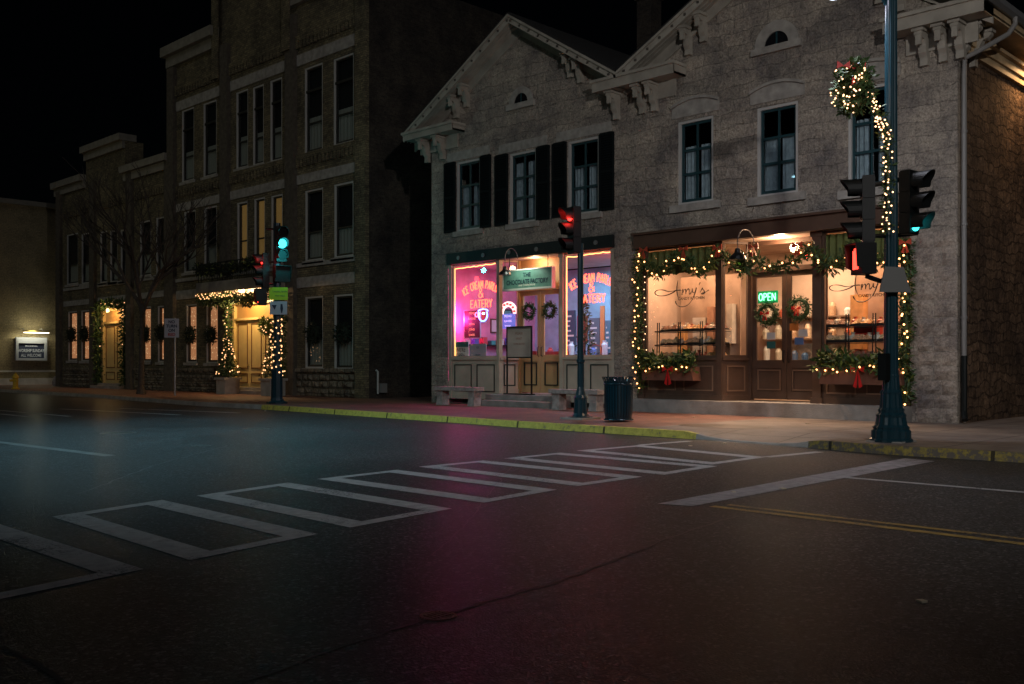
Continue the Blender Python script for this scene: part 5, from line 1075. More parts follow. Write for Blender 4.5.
b.box(BX1+.002, BX2-.1, YB+.5, YB+16, 0, ZT3-.4); b.face([(BX1, YB, 0), (BX1, YB+16, 0), (BX1, YB+16, ZT3), (BX1, YB, ZT3)]); b.use(M_brickdark); b.face([(BX2, YB, 0), (BX2, YB+17, 0), (BX2, YB+17, ZT3), (BX2, YB, ZT3)]); b.build('wall', None, big)
for (a, c, z) in ((BX1-.2, tx0, ZT3), (tx0-.15, tx1+.15, ZT3+4.5), (tx1, BX2+.2, ZT3+.3)):
    one(lambda b: (b.box(a, c, YB-.45, YB+.6, z-.002, z+.45), b.box(a+.1, c-.1, YB-.2, YB-.004, z-.5, z-.004)), 'cornice', M_cap, big)
for px in (173.5, 227, 293, 364):
    X = PX(px, YB); one(lambda b: b.box(X-.32, X+.32, YB-.2, YB-.003, .14, ZT3-.55), 'pilaster', M_pil if px not in (364,) else M_brick, big)
for px in (220, 291):
    X = PX(px, YB); one(lambda b: b.box(X-.25, X+.25, YB-.3, YB-.21, ZT3-2, ZT3+4.4), 'buttress', M_brick, big)
def belt(parent, pa, pb, px, py, h, m, name='belt_course', d=.08, dent=False):
    a, c = PX(pa, YB)+.35, PX(pb, YB)-.35; z = PZ(px, py, YB)
    def f(b):
        b.box(a, c, YB-d, YB-.004, z, z+h)
        if dent:
            k = a+.05
            while k < c-.15: b.box(k, k+.12, YB-d-.02, YB-.004, z-.32, z-.005); k += .26
    one(f, name, m, parent)
for (pa, pb) in ((173.5, 227), (227, 293), (293, 364)):
    px = (pa+pb)/2; rel = lambda y350: y350
    belt(big, pa, pb, 343, 149, .20, M_brick, d=.10, dent=True); belt(big, pa, pb, 343, 175, .38, M_lintel, 'lintel_band', .05); belt(big, pa, pb, 343, 50, .45, M_lintel, 'lintel_band', .05)
    belt(big, pa, pb, 343, 262.5, .16, M_lintel); belt(big, pa, pb, 343, 284, .42, M_lintel, 'lintel_band', .05); belt(big, pa, pb, 343, 24, .2, M_brick, d=.12, dent=True)
for (pa, pb) in ((62, 96), (96, 133), (133, 172)):
    belt(small, pa, pb, 160, 279, .16, M_lintel); belt(small, pa, pb, 160, 297, .3, M_lintel, 'lintel_band', .05); belt(small, pa, pb, 160, 188, .2, M_brick, d=.12, dent=True)
def rubble(parent, a, c, zt):
    b = MB(); z = .14
    while z < zt:
        h = random.uniform(.22, .34); x = a
        while x < c:
            w = random.uniform(.3, .8); e = min(c, x+w); m = ((x+e)/2, z+h/2); d = random.uniform(.07, .16)
            q = [(x+.015, YB-.03, z+.015), (e-.015, YB-.03, z+.015), (e-.015, YB-.03, z+h-.015), (x+.015, YB-.03, z+h-.015)]
            for i in range(4): b.face([q[i], q[(i+1) % 4], (m[0]+random.uniform(-.05, .05), YB-d, m[1])])
            x = e
        z += h
    b.box(a, c, YB-.12, YB-.02, zt+.08, zt+.2); b.build('rubble_base', M_rubble, parent)
for (pa, pb, par) in ((62, 96, small), (133, 172, small), (173.5, 219, big), (293, 364, big)): rubble(par, PX(pa, YB)+.3, PX(pb, YB)-.3, 1.05)
for w in W3: bwin(big, *w, 'dark')
for i, w in enumerate(W2): bwin(big, *w, 'amber' if i in (3, 4) else ('amber' if i == 2 else 'dark'))
for i, w in enumerate(W1):
    r = bwin(big, *w, 'lit' if i < 2 else 'dark')
for w in V2: bwin(small, *w, 'dark')
for w in V1: bwin(small, *w, 'lit')
M_dk = mat('dark_fir', (.012, .022, .010), .8, noise=.4, nscale=20)
for i, w in enumerate(V1+W1):
    x = (PX(w[0], YB)+PX(w[1], YB))/2; z = PZ((w[0]+w[1])/2, [334.5, 334, 334, 333, 335, 335, 333, 333.5][i], YB)
    wreath('dark wreath hung on the '+['first lit window from the left', 'second lit window from the left', 'lit window right of the garlanded door', 'lit window left of the pilaster beside the small street sign', 'lit window just right of the small street sign', 'lit window left of the canopy', 'unlit ground window right of the canopy', 'rightmost unlit ground window of the tall brick building'][i], (x, YB-.05, z), .27, rad=.17, size=.14, m=M_dk, group='dark wreaths on the brick building windows', bow=False, dens=380)
def pdoor(parent, r, n, warm):
    a, c, z0, z1 = r; y = YB+.22; tz = z1-.75; M = mat('cream_yellow_door', (.60, .46, .20), .5, noise=.1); MO = mat('brown_door_moulding', (.16, .08, .03), .5)
    b = MB(); b.box(a, a+.1, YB+.04, YB+.24, z0, z1); b.box(c-.1, c, YB+.04, YB+.24, z0, z1); b.box(a+.1, c-.1, YB+.04, YB+.24, z1-.1, z1); b.box(a+.1, c-.1, YB+.05, YB+.24, tz-.05, tz+.05); b.build('door_frame', M, parent)
    g = MB(); g.face([(a+.1, y-.02, tz+.05), (c-.1, y-.02, tz+.05), (c-.1, y-.02, z1-.1), (a+.1, y-.02, z1-.1)]); g.build('transom_pane', M_amber, parent)
    w = (c-a-.2)/n
    for k in range(n):
        x0_, x1_ = a+.1+k*w+.01, a+.1+(k+1)*w-.01; b = MB(); b.box(x0_, x1_, y-.06, y, z0, tz-.05); d = b.build('door', M, parent)
        for (e, f) in ((z0+.18, z0+.62), (z0+.82, tz-.18)):
            t = .05; p, q = x0_+.14, x1_-.14; one(lambda b: (b.box(p, q, y-.085, y-.061, e, e+t), b.box(p, q, y-.085, y-.061, f-t, f), b.box(p, p+t, y-.085, y-.061, e+t, f-t), b.box(q-t, q, y-.085, y-.061, e+t, f-t)), 'panel_moulding', MO, d)
        one(lambda b: b.lathe([(.035, 0), (.035, .05)], (x1_-.07, y-.1, z0+.95), 8), 'handle', mat('brass', (.5, .35, .1), .3, metal=1), d)
    one(lambda b: (b.box(a-.3, c+.3, YB-.5, YB+.04, .14, .30), b.box(a-.1, c+.1, YB-.2, YB+.24, .30, .42)), 'doorstep', M_conc, parent)
pdoor(big, DR, 3, 1); pdoor(small, DL, 2, 1)
# canopy with balcony over the big door
ca, cb, cy = PX(222, YB), PX(289, YB), YB-1.2; cz = PZ(200, 287, cy)
b = MB(); b.box(ca, cb, cy, YB-.21, cz-.12, cz+.02); b.box(ca-.03, cb+.03, cy-.05, cy+.05, cz-.30, cz+.16); b.box(ca-.03, ca+.05, cy+.05, YB-.21, cz-.30, cz+.16); b.box(cb-.05, cb+.03, cy+.05, YB-.21, cz-.30, cz+.16)
cn_ = b.build('canopy', M_cap, big)
b = MB(); k = ca+.05
while k < cb: b.tube([(k, cy+.02, cz+.16), (k, cy+.02, cz+.95)], .018, 5); k += .14
b.tube([(ca, cy+.02, cz+.97), (cb, cy+.02, cz+.97)], .03, 6); b.tube([(ca, cy+.02, cz+.30), (cb, cy+.02, cz+.30)], .02, 6); b.tube([(ca, YB-.2, cz+.97), (ca, cy+.02, cz+.97)], .03, 6); b.build('balcony_railing', M_black, cn_)
garland('dark fir garland laid along the balcony railing over the canopy', [(ca, cy-.03, cz+.8), ((ca+cb)/2, cy-.05, cz+.6), (cb, cy-.03, cz+.8)], .2, 260, .2, m=M_dk)
ice = thing('icicle_lights', 'row of white icicle lights hanging along the canopy front edge', 'icicle lights', (ca, cy-.08, cz-.28)); one(lambda b: b.tube([(ca, cy-.08, cz-.28), (cb, cy-.08, cz-.28)], .012, 5), 'wire', M_wire, ice)
for k in range(64):
    o = bpy.data.objects.new('bulb', BULBFAR); COL.objects.link(o); o.parent = ice; o.location = ((cb-ca)*k/63, random.uniform(-.02, .02), -.05-.24*random.random())
garland('fir garland draped under the canopy edge', chain([(ca, cy+.1, cz-.45), (ca+(cb-ca)*.3, cy+.1, cz-.75), ((ca+cb)/2, cy+.15, cz-.5), (ca+(cb-ca)*.75, cy+.1, cz-.8), (cb, cy+.1, cz-.5)], 3), .22, 230, .2)
light('canopy_lamp', 'POINT', ((DR[0]+DR[1])/2+.1, YB-.65, cz-.45), 330, (1, .62, .28), size=.1, parent=big)
one(lambda b: b.lathe([(.13, 0), (.13, .10), (.05, .14)], ((DR[0]+DR[1])/2+.1, YB-.65, cz-.32), 12), 'canopy_lamp', emi('canopy_lamp_glow', (1, .66, .36), 9), cn_)
for i, px in enumerate((229, 283)):
    X = PX(px, YB-.35); Y = YB-.4; pts = [(X, Y, .9), (X, Y, 2.2), (X, Y, cz-.5)]
    garland('fir garland wound on the %s side of the yellow canopy doors' % ['left', 'right'][i], pts, .17, 180, .17); light_string('warm lights wound down the garland on the %s side of the yellow doors' % ['left', 'right'][i], [(X+.16*math.cos(k*1.1), Y-.12-.05*math.sin(k*1.1), 1.2+(cz-1.8)*k/20) for k in range(21)], bulb=BULBFAR, every=.18 if i == 0 else .12, jit=.05)
    px2 = (228, 273)[i]; Yp = YB-.85; Xp = PX(px2, Yp); o = thing('planter', 'square pale planter under the %s lit cone tree' % ['left', 'right'][i], 'planter', (Xp, Yp, SWZ), 'square planters beside the canopy doors')
    one(lambda b: (b.slab([(Xp-.36, Yp-.36, SWZ), (Xp+.36, Yp-.36, SWZ), (Xp+.36, Yp+.36, SWZ), (Xp-.36, Yp+.36, SWZ)], (0, 0, .62)), b.box(Xp-.43, Xp+.43, Yp-.43, Yp+.43, SWZ+.62, SWZ+.72)), 'pot', mat('pale_planter', (.36, .34, .30), .8, noise=.2), o)
    conifer('cone topiary with warm lights in the %s planter by the yellow doors' % ['left', 'right'][i], Xp, Yp, SWZ+.68, 1.9, .5, 46, name='topiary', dens=1000, bulb=BULBFAR, group='lit cone topiaries', leafsize=.15)
wreath('green lit wreath hanging on the right side of the yellow doors', (PX(265, YB-.1), YB-.1, PZ(265, 326, YB-.1)), .28, rad=.12, size=.14, m=M_leaf2, bow=False, bulbs=10, bulbmesh=BULBFAR, group='lit wreaths')
zt = DL[3]+.15; pts = [(DL[0]-.15, YB-.12, .35), (DL[0]-.12, YB-.12, 1.8), (DL[0]-.15, YB-.12, zt), ((DL[0]+DL[1])/2, YB-.14, zt+.15), (DL[1]+.15, YB-.12, zt), (DL[1]+.12, YB-.12, 1.8), (DL[1]+.15, YB-.12, .35)]
garland('fir garland arching round the small brick building door', chain(pts, 4), .24, 200, .22); light_string('warm lights in the garland over the small brick building door', chain(pts[1:-1], 5), every=.5, jit=.12, bulb=BULBFAR)
light('door_glow', 'POINT', ((DL[0]+DL[1])/2, YB-.35, zt-.35), 110, (1, .58, .24), size=.08, parent=small)
one(lambda b: b.lathe([(.07, 0), (.09, .12), (.03, .2)], ((DL[0]+DL[1])/2, YB-.3, zt-.35), 10), 'door_lamp', emi('door_lamp_glow', (1, .6, .3), 3), small)
# gas meter in the alley, corner block
X = BX2+.02; Yg = PYX(377.5, X+.1); o = thing('gas_meter', 'small pale gas pipe and meter on the dark alley wall', 'gas meter', (X, Yg, .2)); one(lambda b: b.tube([(X+.12, Yg, .3), (X+.12, Yg, 1.15), (X+.02, Yg, 1.2)], .04, 8), 'pipe', M_white, o); one(lambda b: b.box(X+.05, X+.25, Yg+.08, Yg+.35, .35, .7), 'meter', M_pipe, o)
X, Y = G(62.5, 386, SWZ); b = MB(); b.lathe([(.55, 0), (.58, .25), (.48, .55), (.3, .62)], (X, Y, SWZ), 9); b.build('corner_boulder', M_bench); o = bpy.data.objects['corner_boulder']; tag(o, 'low pale stone block at the foot of the small brick building corner', 'stone block')

# ================================================================ FAR LEFT: buff wall with lit notice board
XW = -67.0; Ya, Ybk = PYX(-40, XW), PYX(60, XW); zt = PZX(30, 206, XW)
hall = thing('side_wall_building', 'low buff brick building at the far left edge with a lit notice board', 'building', (XW-4, Ybk, 0))
b = MB(); b.box(XW-9, XW, Ya-8, Ybk+14, 0, zt); b.build('wall', M_yellowbrick, hall); b = MB(); b.box(XW-9.1, XW+.2, Ya-8.1, Ybk+14, zt, zt+.3); b.build('cornice', M_cap, hall)
zl = PZX(30, 379, XW+.3); b = MB(); b.box(XW+.003, XW+.35, Ya-8, Ybk+10, .14, zl+.05); b.box(XW+.003, XW+.12, Ya-8, Ybk+10, zl+.45, zl+.55); b.build('ledge', mat('white_ledge', (.6, .6, .56), .7, noise=.15), hall)
xs_ = XW+.15; ya_, yb_ = PYX(15, xs_), PYX(46, xs_); z0_, z1_ = PZX(30, 360.5, xs_), PZX(30, 337.5, xs_)
o = thing('notice_board', 'white framed navy notice board with rows of white letters under a picture lamp', 'notice board', (xs_, (ya_+yb_)/2, z0_))
one(lambda b: b.box(xs_, xs_+.10, ya_+.15, yb_-.15, z0_+.15, z1_-.38), 'board', mat('navy_board', (.012, .02, .055), .6), o)
one(lambda b: (b.box(xs_, xs_+.2, ya_, yb_, z0_, z0_+.15), b.box(xs_, xs_+.2, ya_, yb_, z1_-.38, z1_), b.box(xs_, xs_+.2, ya_, ya_+.15, z0_+.15, z1_-.38), b.box(xs_, xs_+.2, yb_-.15, yb_, z0_+.15, z1_-.38)), 'frame', mat('pale_board_frame', (.36, .38, .44), .5), o)
ML = mat('board_letters', (.5, .55, .65), .6); mid = (ya_+yb_)/2
for tx, sz, f in (('THE CORNER HALL', .13, .82), ('WORSHIP SUNDAY', .27, .50), ('ALL WELCOME', .27, .18)): text(tx, sz, ML, o, (xs_+.11, mid, z0_+.15+(z1_-z0_-.53)*f), right=(0, 1, 0), sx=.68, bold=.004)
zlm = PZX(30, 331.5, xs_); o = thing('picture_lamp', 'long brass picture lamp over the navy notice board', 'wall lamp', (xs_, mid, zlm)); one(lambda b: b.tube([(xs_+.5, PYX(20, xs_), zlm), (xs_+.5, PYX(47, xs_), zlm)], .06, 8), 'lamp_tube', mat('brass', (.5, .35, .1), .3, metal=1), o)
one(lambda b: b.tube([(xs_+.5, PYX(20, xs_)+.05, zlm-.08), (xs_+.5, PYX(47, xs_)-.05, zlm-.08)], .035, 6), 'glow_tube', emi('picture_lamp_glow', (1, .9, .65), 2.5), o)
for q in (.2, .8): one(lambda b: b.tube([(xs_-.1, ya_+(yb_-ya_)*q, zlm+.15), (xs_+.3, ya_+(yb_-ya_)*q, zlm+.18), (xs_+.5, ya_+(yb_-ya_)*q, zlm+.03)], .025, 6), 'arm', M_white, o)
light('picture_lamp_light', 'AREA', (xs_+.55, mid, zlm-.1), 26, (1, .93, .62), size=1.8, target=(xs_-.2, mid, z0_-.4), parent=o, sizey=.15)
light('picture_lamp_up', 'POINT', (xs_+.75, mid, zlm+.1), 40, (1, .93, .62), size=.3, parent=o)
# fire hydrant
X, Y = G(15.5, 389, SWZ); o = thing('fire_hydrant', 'yellow fire hydrant at the far left sidewalk edge', 'fire hydrant', (X, Y, SWZ)); MY = mat('hydrant_yellow', (.55, .38, .03), .5)
one(lambda b: b.lathe([(.20, 0), (.20, .06), (.13, .08), (.13, .55), (.17, .57), (.17, .62), (.14, .66), (.10, .76), (.04, .80), (.04, .86)], (X, Y, SWZ), 16), 'barrel', MY, o)
for d in ((.26, 0), (-.26, 0), (0, -.28)): one(lambda b: b.tube([(X+d[0]*.4, Y+d[1]*.4, SWZ+.45), (X+d[0], Y+d[1], SWZ+.45)], [.07, .07], 10), 'nozzle', MY, o)

# ================================================================ STREET FURNITURE
# bare street tree
def tree(label, x, y, z, h):
    t = thing('bare_tree', label, 'tree', (x, y, z)); b = MB(); tips = []
    def grow(p, d, L, r, lev):
        q = p; pts = [p]; rad = [r]
        for k in range(4): d = (d+Vector([random.uniform(-.10, .10) for _ in range(3)])+Vector((0, 0, .05))).normalized(); q = q+d*L/4; pts.append(q); rad.append(r*(1-.35*(k+1)/4))
        b.tube(pts, rad, 6 if lev > 1 else 8, caps=False)
        if lev >= 5: return
        for k in range(3 if lev < 4 else 3):
            f = random.choice(pts[2:]); a = random.uniform(0, 6.283); s = random.uniform(.45, .8); n = (d+Vector((math.cos(a), math.sin(a), random.uniform(-.1, .3)))*s).normalized(); grow(f if k else pts[-1], n, L*random.uniform(.62, .82), r*.60, lev+1)
    p0 = Vector((x, y, z)); tr = MB(); tr.tube([p0-Vector((0, 0, .1)), p0+Vector((0, 0, .3)), p0+Vector((.05, 0, 1.6)), p0+Vector((0, .05, 4.0))], [.24, .14, .11, .08], 10); tr.build('trunk', M_bark, t)
    for k in range(5):
        a = k*1.256+.3; grow(p0+Vector((0, 0, 3.3+k*.16)), Vector((math.cos(a)*.55, math.sin(a)*.55, 1)).normalized(), 2.3, .085, 1)
    b.build('crown', M_bark, t)
x, y = G(141, 394, SWZ); tree('bare leafless street tree before the small brick building', x, y, SWZ, 8)
# small street sign
x, y = G(175, 395.5, SWZ); o = thing('street_sign', 'small white sign on a thin galvanised post beside the bare tree', 'street sign', (x, y, SWZ)); rgt = Vector((CA, SA, 0)); nr = Vector((SA, -CA, 0))
MG = mat('galvanised_post', (.30, .30, .31), .45, metal=.5); one(lambda b: b.tube([(x, y, SWZ-.05), (x, y, 3.35)], .035, 8), 'post', MG, o)
zb, zt_ = 1.4+(365-337.5)*.0412, 1.4+(365-318.5)*.0412; ctr = Vector((x, y, 0))-rgt*.12+nr*.05
def flat(name, m, parent, c, hw, za, zb, th=.012, r=rgt, n=nr): return one(lambda b: b.slab([c-r*hw+Vector((0, 0, za)), c+r*hw+Vector((0, 0, za)), c+r*hw+Vector((0, 0, zb)), c-r*hw+Vector((0, 0, zb))], n*-th), name, m, parent)
pl = flat('sign_plate', mat('white_sign', (.42, .42, .46), .5), o, ctr, .30, zb, zt_)
for k, tx in enumerate(('NO', 'TURN', 'ON', 'RED')): text(tx, .17, mat('red_sign_letters', (.35, .03, .03), .5) if k == 3 else M_ink, o, ctr+nr*.004+Vector((0, 0, zt_-.14-.175*k)), right=rgt, bold=.006)

def signal_head(parent, c, face, lit, n=3, visor=.30, s=1.0, back=False):
    """vertical signal head; face is the plan direction the lenses look at"""
    f = Vector((*face, 0)).normalized(); r = Vector((-f.y, f.x, 0)); up = Vector((0, 0, 1)); c = Vector(c); sec = .355*s; H = sec*n; w = .17*s
    def bx(b, cc, hw, hd, hh):
        P = [cc-r*hw-f*hd-up*hh, cc+r*hw-f*hd-up*hh, cc+r*hw+f*hd-up*hh, cc-r*hw+f*hd-up*hh]; b.slab(P, up*hh*2)
    b = MB()
    for k in range(n): bx(b, c+up*(H/2-sec*(k+.5)), w, .10*s, sec/2-.006)
    bx(b, c, w*.9, .09*s, H/2+.02*s); h = b.build('signal_head', M_house, parent)
    for k in range(n):
        z = c+up*(H/2-sec*(k+.5)); lc = z+f*.102*s; R_ = .14*s
        m = emi('lit_'+lit[1], {'red': (1, .02, .015), 'green': (.04, .80, .85)}[lit[1]], {'red': 9, 'green': 4.5}[lit[1]]) if lit and lit[0] == k else mat('unlit_lens', (.012, .010, .010), .7, spec=.1)
        b = MB(); b.slab([lc+r*R_*math.cos(a)+up*R_*math.sin(a) for a in [6.283*q/16 for q in range(16)]], f*.02)
        b.build('lens', m, h)
        b = MB(); N = 18; a0, a1 = R(-38), R(218); inn = []; 
        for q in range(N):
            for side in (0,):
                A0, A1 = a0+(a1-a0)*q/N, a0+(a1-a0)*(q+1)/N
                g = lambda a, rr, d: lc+r*rr*math.cos(a)+up*rr*math.sin(a)+f*d
                dl = lambda a: visor*s*(.62+.38*max(0, math.sin(a)))
                b.face([g(A0, R_+.012, 0), g(A1, R_+.012, 0), g(A1, R_+.012, dl(A1)), g(A0, R_+.012, dl(A0))]); b.face([g(A0, R_+.022, 0), g(A1, R_+.022, 0), g(A1, R_+.022, dl(A1)), g(A0, R_+.022, dl(A0))]); b.face([g(A0, R_+.012, dl(A0)), g(A1, R_+.012, dl(A1)), g(A1, R_+.022, dl(A1)), g(A0, R_+.022, dl(A0))])
        b.build('visor', M_house, h)
    return h
def ped_head(parent, c, face, s=1.0, lit='red', hw=.21):
    f = Vector((*face, 0)).normalized(); r = Vector((-f.y, f.x, 0)); up = Vector((0, 0, 1)); c = Vector(c)
    b = MB(); b.slab([c-r*hw*s-f*.12*s-up*.22*s, c+r*hw*s-f*.12*s-up*.22*s, c+r*hw*s+f*.1*s-up*.22*s, c-r*hw*s+f*.1*s-up*.22*s], up*.44*s)
    b.slab([c-r*hw*s+f*.1*s+up*.2*s, c+r*hw*s+f*.1*s+up*.2*s, c+r*hw*s+f*.20*s+up*.2*s, c-r*hw*s+f*.20*s+up*.2*s], up*.02)
    for q in (-1, 1): b.slab([c+r*q*hw*s+f*.1*s-up*.15*s, c+r*q*hw*s+f*.18*s-up*.12*s, c+r*q*hw*s+f*.20*s+up*.2*s, c+r*q*hw*s+f*.1*s+up*.2*s], r*.012)
    h = b.build('pedestrian_signal', M_house, parent)
    if lit:
        m = emi('lit_hand', (1, .05, .03), 4); b = MB(); o = c+f*.104*s
        def q(x0, x1, z0, z1): b.slab([o+r*x0*s+up*z0*s, o+r*x1*s+up*z0*s, o+r*x1*s+up*z1*s, o+r*x0*s+up*z1*s], f*.01)
        q(-.09, .07, -.15, .02)
        for k in range(4): q(-.09+k*.042, -.058+k*.042, .0, .12+(.03 if k in (1, 2) else 0))
        b.slab([o+r*.07*s-up*.1*s, o+r*.13*s+up*.0*s, o+r*.12*s+up*.05*s, o+r*.06*s+up*.0*s], f*.01); b.build('hand_symbol', m, h)
    return h
# single pole with the red light (centre)
x, y = G(580.5, 419, SWZ); t1 = y*0+G(580.5, 419, SWZ)[1]
o = thing('traffic_signal', 'black pole with one signal head glowing red before the parlour window', 'traffic signal', (x, y, SWZ), 'traffic signals at the corner')
one(lambda b: b.lathe([(.28, 0), (.28, .05), (.20, .08), (.16, .14), (.15, .45), (.16, .50), (.12, .56), (.085, .70), (.075, .75), (.075, 1.3), (.10, 1.32), (.10, 1.38), (.075, 1.40), (.07, 3.0), (.07, 4.1)], (x, y, SWZ), 20, flute=1, fl=.08), 'pole', M_pole, o)
one(lambda b: b.box(x-.33, x+.33, y-.33, y+.33, SWZ-.01, SWZ+.04), 'footing', M_conc, o)
at_ = lambda px, py, d: Vector(((px-CX)/FPX*d*CA-d*SA, (px-CX)/FPX*d*SA+d*CA, CAMZ+(365-py)*d/996))
d1 = -x*SA+y*CA; hz = lambda py, d: CAMZ+(365-py)*d/996
signal_head(o, (x-.02, y-.20, hz(231, d1)), (-.42, -1), (0, 'red'), s=.98)
one(lambda b: (b.tube([(x, y, hz(250, d1)), (x, y-.2, hz(250, d1))], .03, 6), b.tube([(x, y, hz(212, d1)), (x, y-.2, hz(212, d1))], .03, 6)), 'bracket', M_black, o)
light('red_lens_glow', 'POINT', at_(570, 219, d1-.35), 16, (1, .04, .03), size=.1, parent=o)
# left pole with green and red heads
x, y = G(277, 403.5, SWZ); d2 = -x*SA+y*CA; 
def at(px, py, d): r_ = (px-CX)/FPX*d; return Vector((r_*CA-d*SA, r_*SA+d*CA, hz(py, d)))
o = thing('traffic_signal', 'black pole with green and red lit heads and a yellow-green sign, by the canopy', 'traffic signal', (x, y, SWZ), 'traffic signals at the corner')
one(lambda b: b.lathe([(.34, 0), (.34, .05), (.22, .10), (.19, .2), (.18, 1.1), (.14, 1.2), (.12, 1.3), (.12, 5.9)], (x, y, SWZ), 18, flute=1, fl=.06), 'pole', M_pole, o)
signal_head(o, at(281, 244, d2-.1), (1.0, -.30), (1, 'green'), s=1.05); signal_head(o, at(265.5, 271, d2+.1), (-.42, -1), (0, 'red'), s=1.05)
ped_head(o, at(262, 297, d2), (-.5, -1), s=1.2, hw=.20); ped_head(o, at(281.5, 274, d2-.1), (1, -.3), s=1.2, lit=None)
one(lambda b: [b.tube([at(266, py, d2), at(281, py, d2)], .035, 6) for py in (229, 262, 284)], 'bracket', M_black, o)
c = at(278.5, 0, d2-.28); c.z = 0
pl = flat('yellow_green_plate', mat('fluorescent_plate', (.38, .50, .02), .5), o, c, .30, hz(300.5, d2), hz(288, d2)); 
for k, tx in enumerate(('TURNING TRAFFIC', 'MUST YIELD')): text(tx, .075, M_ink, o, c+nr*.004+rgt*.05+Vector((0, 0, hz(292.3+k*4.2, d2))), right=rgt, sx=.8)
pl = flat('white_plate', mat('grey_white_plate', (.40, .41, .48), .5), o, c, .28, hz(315, d2), hz(301.8, d2))
def arrow(b, c0, pts): b.slab([c0+rgt*a_+Vector((0, 0, z_))+nr*.004 for a_, z_ in pts], nr*.004)
zc_ = hz(308.5, d2)
one(lambda b: (arrow(b, c+Vector((0, 0, zc_)), [(-.22, .10), (-.06, .10), (-.12, -.06)]), arrow(b, c+Vector((0, 0, zc_)), [(.07, .13), (.13, .13), (.15, -.02), (.12, -.16), (.09, -.16), (.06, -.02)])), 'symbols', M_ink, o)
xw, yw = x, y
ls = light_string('dense warm lights wound up the pole with the green light', [(x+.20*math.cos(k*1.3), y+.20*math.sin(k*1.3)-.03, 1.15+1.75*k/40) for k in range(41)], bulb=BULBFAR, every=.22, jit=.03)
light('green_lens_glow', 'POINT', at(286, 252, d2-.6), 60, (.05, .85, .9), size=.1, parent=o); light('red_lens_glow', 'POINT', at(257, 260, d2-.3), 12, (1, .05, .04), size=.1, parent=o)
# near corner lamp pole
x, y = G(891, 441.5, SWZ); d3 = -x*SA+y*CA
o = thing('signal_lamp_pole', 'tall teal fluted lamp pole carrying two signal heads, wound with fairy lights', 'lamp pole', (x, y, SWZ))
one(lambda b: b.lathe([(.34, 0), (.34, .04), (.31, .06), (.31, .18), (.28, .21), (.29, .24), (.25, .28), (.23, .40), (.24, .44), (.20, .48), (.21, .53), (.18, .56), (.165, .78), (.175, .81), (.14, .86), (.125, 1.05), (.13, 1.08), (.115, 1.11), (.110, 2.2), (.105, 4.2), (.10, 4.25), (.095, 7.4)], (x, y, SWZ), 32, flute=1, fl=.07), 'pole', M_pole, o)
one(lambda b: b.box(x-.3, x+.3, y-.3, y+.3, SWZ-.01, SWZ+.02), 'footing', M_conc, o)
signal_head(o, at(868, 210, d3), (-.9, -.5), None, s=1.0, visor=.34)
signal_head(o, at(909, 203, d3-.05), (1.0, -.06), (2, 'green'), s=.95, visor=.34)
ped_head(o, at(863, 259, d3), (-.78, -1), s=1.15, hw=.17)
light('red_hand_glow', 'POINT', at(852, 250, d3-.15), 2.0, (1, .06, .03), size=.05, parent=o)
one(lambda b: (b.tube([at(866, 186, d3), at(891, 182, d3), at(912, 176, d3)], .04, 8)), 'bracket_arm', M_house, o)
one(lambda b: b.tube([at(866, 236, d3), at(891, 236, d3), at(912, 234, d3)], .035, 8), 'bracket_arm', M_house, o); one(lambda b: b.tube([at(866, 276, d3), at(880, 281, d3), at(891, 281, d3)], .04, 8), 'bracket_arm', M_house, o)
ct = at(895, 0, d3-.25); ct.z = 0
one(lambda b: b.slab([ct+rgt*(-.25)+Vector((0, 0, hz(293, d3))), ct+rgt*.26+Vector((0, 0, hz(293.5, d3))), ct+rgt*.14+Vector((0, 0, hz(268.5, d3))), ct-rgt*.16+Vector((0, 0, hz(268, d3)))], nr*-.03), 'trapezoid_plate', mat('back_of_sign', (.10, .10, .095), .6), o)
bc = at(884, 367, d3-.15); one(lambda b: b.box(bc.x-.07, bc.x+.07, bc.y-.08, bc.y+.08, bc.z-.22, bc.z+.22), 'push_button_box', M_house, o)
lx, ly, lz = -7.80, 15.62, 7.62
arm = one(lambda b: b.tube([(x, y, 7.2), (x*.7+lx*.3, y*.7+ly*.3, 7.75), (lx, ly, lz+.15)], .045, 8), 'lamp_arm', M_pole, o)
lh = one(lambda b: b.lathe([(.05, .22), (.16, .16), (.24, .05), (.22, .02)], (lx, ly, lz), 20), 'lamp_head', M_pole, o); one(lambda b: b.lathe([(.17, -.07), (.20, .018)], (lx, ly, lz), 20), 'lamp_lens', emi('led_lens', (.8, .8, 1), 25), lh)
light('street_lamp_light', 'SPOT', (lx, ly, lz-.12), 520, (.86, .88, 1.0), size=.12, target=(lx-2.5, ly+3.0, 0), spot=165, blend=.9, parent=o)
# candy-cane garland with wreath, wound down the pole
q = lambda px, py: at(px, py, d3-.22)
path = [q(860, 78), q(868, 90), q(874, 104), q(878, 118), q(884, 128), q(887, 140), q(887, 165), q(887, 190), q(887, 215), q(887, 233)]
garland('fir garland curving from the wreath down the tall lamp pole', [at(p_, y_, d3-.05) for p_, y_ in ((862, 80), (874, 104), (884, 130), (888, 150), (888, 190), (888, 233))], .10, 260, .09, m=M_leaf)
def zig(path, w, n):
    out = []
    for k in range(n):
        f = k/(n-1)*(len(path)-1); i = min(int(f), len(path)-2); p = path[i].lerp(path[i+1], f-i); out.append(p+rgt*w*math.sin(k*2.4))
    return out
light_string('dense warm lights wound round the tall lamp pole under the big wreath', zig(path[3:], .10, 60), every=.145, jit=.03, bulb=BULBW); light_string('warm lights on the curved arm between big wreath and pole', zig(path[:5], .07, 20), every=.05, jit=.045, bulb=BULBW)
